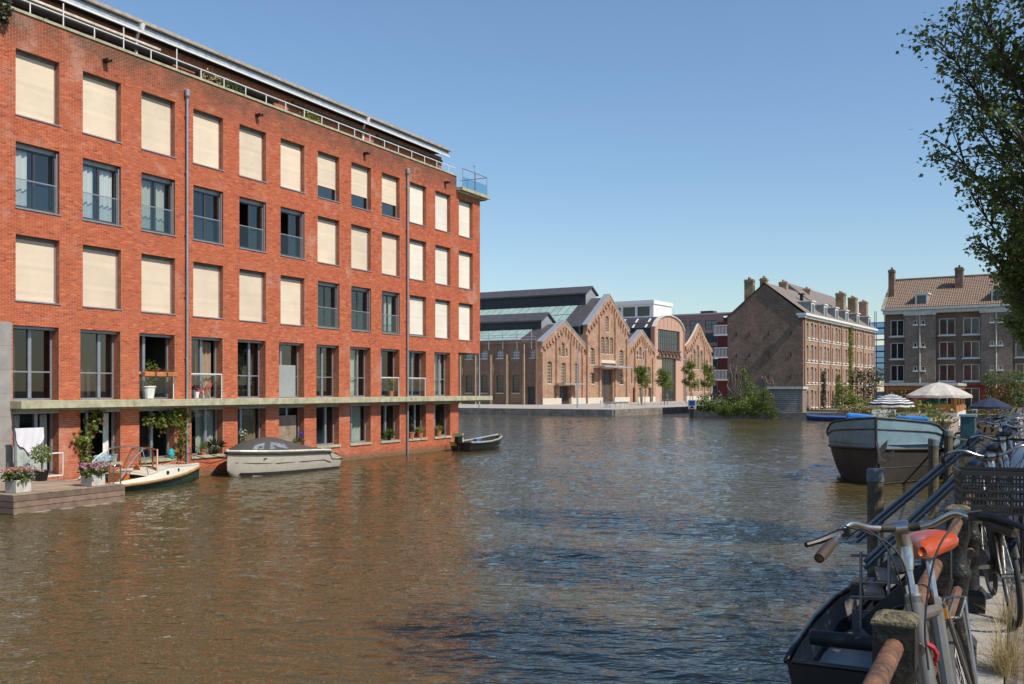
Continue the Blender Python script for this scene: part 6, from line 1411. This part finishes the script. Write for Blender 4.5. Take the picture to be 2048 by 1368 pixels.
# young staked trees on the works quay
for i, (x, y, h, lab) in enumerate(((21.6,166,7.0,'leftmost young staked tree on the factory quay'),(26.3,172,6.6,'second young staked tree from the left on the factory quay'),(32.3,181,8.4,'third young staked tree, tallest, before the steel hall'),(37.4,190,8.0,'fourth young staked tree before the bell shaped gable'))):
    t = grow_tree('young_tree', lab, (x,y,.86), 2.4, lambda z, h=h: 1.25*math.sin(max(.05, min(1, (z-1.5)/(h-1.5)))*3.0)+.15, 20+i, 7, .26, m_leafC, 1, .07, ztop=h, kind=0, group='young trees on the factory quay')
    k = MB()
    for (a, b) in ((-.6,-.3),(.6,.3),(.5,-.5)): k.tube([(a,b,0),(a,b,1.9)], .06, 5)
    k.tube([(-.6,-.3,1.7),(.6,.3,1.7)], .04, 5); build_each(k, 'stakes', m_wood, t)
def shrub(name, label, pos, lobes, leaf_m, n, size, cat='shrub', group=None, stems=True, fl=None):
    t = thing(name, label, cat, pos, EANG, group); k = MB()
    for (c, r) in lobes: k.leaves(ell(c, r, max(20, int(n*r[0]*r[2])), .35), size, .5, 0)
    k.build('foliage', leaf_m, t)
    if stems:
        q = MB()
        for (c, r) in lobes: q.tube(bez([(c[0]*.6,c[1]*.6,0),(c[0]*.9,c[1]*.9,c[2]*.5),c], 4), .05, 5)
        q.build('stems', m_bark, t)
    if fl:
        q = MB()
        for (c, r) in lobes: q.leaves(ell(c, r, int(n*r[0]*r[2]*.25), .7), size*.6, .6)
        q.build('flowers', fl, t)
def bank(u, v, z=.75): p = B0+e_*u+e2*v; return (p.x, p.y, z)
shrub('dark_bush', 'dark reddish bush at the left tip of the far bank', bank(1.6,3.0), [((0,0,1.3),(1.4,1.2,1.4)),((1.5,.5,1.0),(1.2,1,1.1))], m_leafD, 230, .26)
shrub('bramble_bush', 'dense green bramble spilling over the far bank wall at the left', bank(3.0,.6), [((0,0,.6),(1.5,.9,1.1)),((1.6,-.5,.2),(1.3,.8,1.0)),((-1.2,-.3,.3),(1.1,.7,.9)),((3,-.4,.3),(1.2,.7,.9))], m_leafB, 480, .22)
shrub('tall_shrub', 'tall green shrub climbing the left corner of the dark gable', bank(6.0,4.5), [((0,0,2.0),(1.3,1.1,1.5)),((-.8,.2,3.6),(.9,.8,1.2)),((.9,-.2,1.4),(1.3,1,1.3)),((-1.2,.3,5.0),(.6,.6,.8))], m_leafB, 260, .24)
shrub('hanging_bush', 'green bush in front of the middle of the dark gable', bank(7.3,.8), [((0,0,.9),(1.5,1.0,1.1)),((1.2,0,.4),(1.0,.8,.9)),((-1.3,.2,.7),(1.0,.8,1.0)),((.3,-.9,-.2),(1.1,.5,.7))], m_leafC, 460, .22)
shrub('ivy_bush', 'ivy covered bush touching the left side of the boat shed', bank(9.4,-.2), [((0,0,1.2),(.9,.8,1.5)),((.6,-.5,.1),(1.0,.6,.9)),((-.5,.1,2.3),(.5,.5,.7))], m_leafB, 480, .2)
shrub('waterside_bramble', 'leafy bramble hanging down the bank wall left of the shed', bank(5.2,-.4), [((0,0,.2),(1.1,.5,.7)),((1.5,0,.5),(1.0,.6,.8)),((-1.4,.1,.2),(.9,.5,.6)),((2.7,0,.1),(.8,.5,.6))], m_leafC, 520, .2)
shrub('corner_bush', 'green bush at the foot of the dark gable left side', bank(4.4,3.0), [((0,0,1.0),(1.3,1.0,1.2)),((-1.5,0,.8),(1.1,.9,1.0)),((1.8,0,1.3),(1.2,1,1.4))], m_leafB, 480, .22)
shrub('tip_bush', 'rounded bush growing right behind the waterway sign', bank(1.3,.4), [((0,0,.7),(1.2,.8,1.0)),((1.3,-.2,.3),(1.0,.7,.8)),((-.4,.3,1.5),(.7,.6,.7))], m_leafB, 480, .2)
shrub('tall_bush', 'tall yellow green bush at the right corner of the boat shed', bank(17.2,3.6), [((0,0,1.6),(1.2,1,1.5)),((-.3,0,2.9),(.7,.7,.9)),((.9,0,.9),(1,.8,.9))], m_leafC, 480, .2, fl=m_yellow)
shrub('reed_bed', 'pale reeds and weeds along the far bank right of the shed', bank(19.6,.2), [((0,0,.4),(1.6,.5,.7)),((2.2,0,.35),(1.5,.5,.6)),((-1.6,0,.4),(1.0,.5,.7))], m_straw, 420, .24, 'weeds', stems=False)
shrub('weed_bank', 'green weeds along the water behind the blue boat', bank(20.8,1.4), [((0,0,.5),(1.9,.6,.7)),((2.8,.2,.45),(1.6,.6,.7)),((5,.2,.5),(1.6,.6,.7))], m_leafB, 300, .22, 'weeds', stems=False)
shrub('garden_shrub', 'round shrub at the foot of the lit terrace front', bank(21.3,9.5), [((0,0,1.6),(1.2,1.1,1.7)),((.2,.5,3.4),(.7,.7,1.3)),((.9,0,.8),(1.1,1,.9))], m_leafC, 460, .22)
shrub('bank_bush', 'bright green bush on the bank between the shed and the blue boat', bank(18.9,2.2), [((0,0,.9),(1.3,1,1.1)),((1.6,.2,.8),(1.2,.9,1.0)),((-.8,.4,1.6),(.8,.7,.9))], m_leafC, 480, .2)
shrub('path_bush', 'leafy bush left of the brick garden path', bank(22.3,5.0), [((0,0,1.0),(1.3,1,1.2)),((.6,.6,2.2),(.8,.8,1.1)),((-1.2,0,.8),(1.0,.8,.9))], m_leafB, 480, .22)
shrub('garden_bush', 'bushes beside the brick garden path', bank(24.2,13.0), [((0,0,1.0),(1.3,1,1.1)),((2.2,1,1.2),(1.3,1,1.3))], m_leafB, 240, .22)
shrub('riverside_plants', 'garden plants right of the striped parasol', bank(25.5,1.0), [((0,0,.8),(1.6,.8,.9)),((2.4,.2,.7),(1.4,.8,.8))], m_leafC, 260, .22)
shrub('courtyard_tree', 'dark leafy small tree in the gap between the houses', (49.5,140,.75), [((0,0,3.6),(2.2,2,1.9)),((1.6,0,4.6),(1.6,1.5,1.5)),((-1.0,0,4.6),(1.3,1.2,1.2)),((.5,0,2.2),(1.9,1.5,1.2))], m_leafD, 150, .3, 'tree')
shrub('rose_tree', 'big flowering shrub before the red ground floor at the right', (51.0,104,.8), [((0,0,2.6),(1.7,1.5,1.7)),((1.6,0,2.0),(1.5,1.3,1.6)),((-.9,0,3.8),(.9,.9,1.0)),((1.4,0,3.9),(1.0,1,1.0))], m_leafB, 260, .24, fl=m_straw)
shrub('hedge', 'low green hedge along the garden of the tiled house', (44.6,100.5,.8), [((u*1.8,0,.5),(1.2,.7,.65)) for u in range(0, 5)], m_leafC, 260, .2, 'hedge')
shrub('deck_shrub', 'leafy shrub growing in a tub on the barge deck', tuple(Vector((12.95,35.4,1.5))+D*6.6+NRM*1.0), [((0,0,.85),(.9,.8,.6)),((.8,-.3,.7),(.7,.6,.5)),((-.6,.3,.6),(.6,.5,.5))], m_leafC, 420, .13)
shrub('deck_flowers', 'yellowish plants in tubs on the barge behind the bow', tuple(Vector((12.95,35.4,1.5))+D*5.6+NRM*-.2), [((0,0,.7),(.6,.6,.5)),((-.5,.3,.8),(.5,.5,.5))], m_leafC, 380, .12, fl=m_yellow)
shrub('deck_herbs', 'brown dry plants on the barge hold cover', tuple(Vector((12.95,35.4,2.05))+D*9.0+NRM*1.0), [((0,0,.25),(1.0,.6,.25))], m_straw, 420, .1)
# ivy columns on the terrace front
def ivy(s0, w, z1, label, mm=None, yb=-.12, z0=.8):
    t = thing('wall_ivy', label, 'ivy', (38,130,0), BANG); k = MB(); pts = []
    for i in range(int((z1-z0)*w*130)): f = random.random(); pts.append((s0+random.gauss(0,w*(.55-.25*f)), yb-abs(random.gauss(0,.12)), z0+(z1-z0)*f))
    k.leaves(pts, .26, .2); k.build('foliage', mm or m_leafB, t); MB().tube([(s0,yb+.05,z0),(s0+.1,yb+.05,z1*.9)], .04, 5).build('stem', m_bark, t)
ivy(24.3,1.1,12.9,'tall strip of ivy climbing to the cornice of the terrace front',m_leafC); ivy(9.3,1.0,6.0,'dark ivy column low on the terrace front, left of the other ivy',m_leafD); ivy(17.0,1.3,5.6,'bushy climber low on the terrace front, between the two ivy strips')

# dead creeper on the gable and the waterway sign at the tip of the bank
t = thing('dead_creeper', 'pale dead creeper branches on the dark gable wall', 'creeper', (38,130,0), BANG)
k = MB()
for (y0_, n_, h_) in ((8.6,7,5.2),(9.3,5,6.0),(4.9,5,3.6),(4.3,3,2.6)):
    for i in range(n_):
        p = Vector((-.06, y0_+random.uniform(-.3,.3), 2.4+random.uniform(0,1))); path = [p]
        for j in range(5): p = p+Vector((0, random.gauss(0,.35), h_/7*random.uniform(.5,1.2))); path.append(p)
        k.tube(bez(path, 3), .035, 4)
k.build('branches', mat('dead wood', (.30,.24,.18), .9), t)
t = thing('waterway_sign', 'small white and blue waterway sign on a post at the tip of the bank', 'sign', (21.9,120.6,.0), EANG)
MB().box(-.25,.25,-.2,.2,-.5,1.1).build('post', m_dark, t); MB().box(-.5,.5,-.26,-.21,1.0,2.2).build('board', m_white, t); MB().box(-.38,.38,-.28,-.262,1.55,2.1).build('blue_field', mat('sign blue', (.03,.09,.35), .5), t); MB().box(-.5,.5,-.28,-.262,1.0,1.12).build('red_edge', mat('sign red', (.5,.03,.03), .5), t)
MB().prism([(-.3,-.285,1.2),(.3,-.285,1.2),(0,-.285,1.55)], (0,.015,0)).build('emblem', m_black, t)

a_, b_ = Vector((12.95,35.4,1.75))+D*3.0+NRM*2.1, qp(19.5,-.05,2.5); ml = MB()
for o in (0, .35): ml.tube(bez([a_+D*o, a_.lerp(b_,.5)+D*o-Vector((0,0,.18)), b_+D*o*.3], 8), .022, 5)
build_each(ml, 'mooring_line_strand', mat('yellow rope', (.55,.42,.14), .8), thing('mooring_line', 'pair of yellow mooring ropes from the barge to the quay railing', 'rope', tuple(b_*0)))
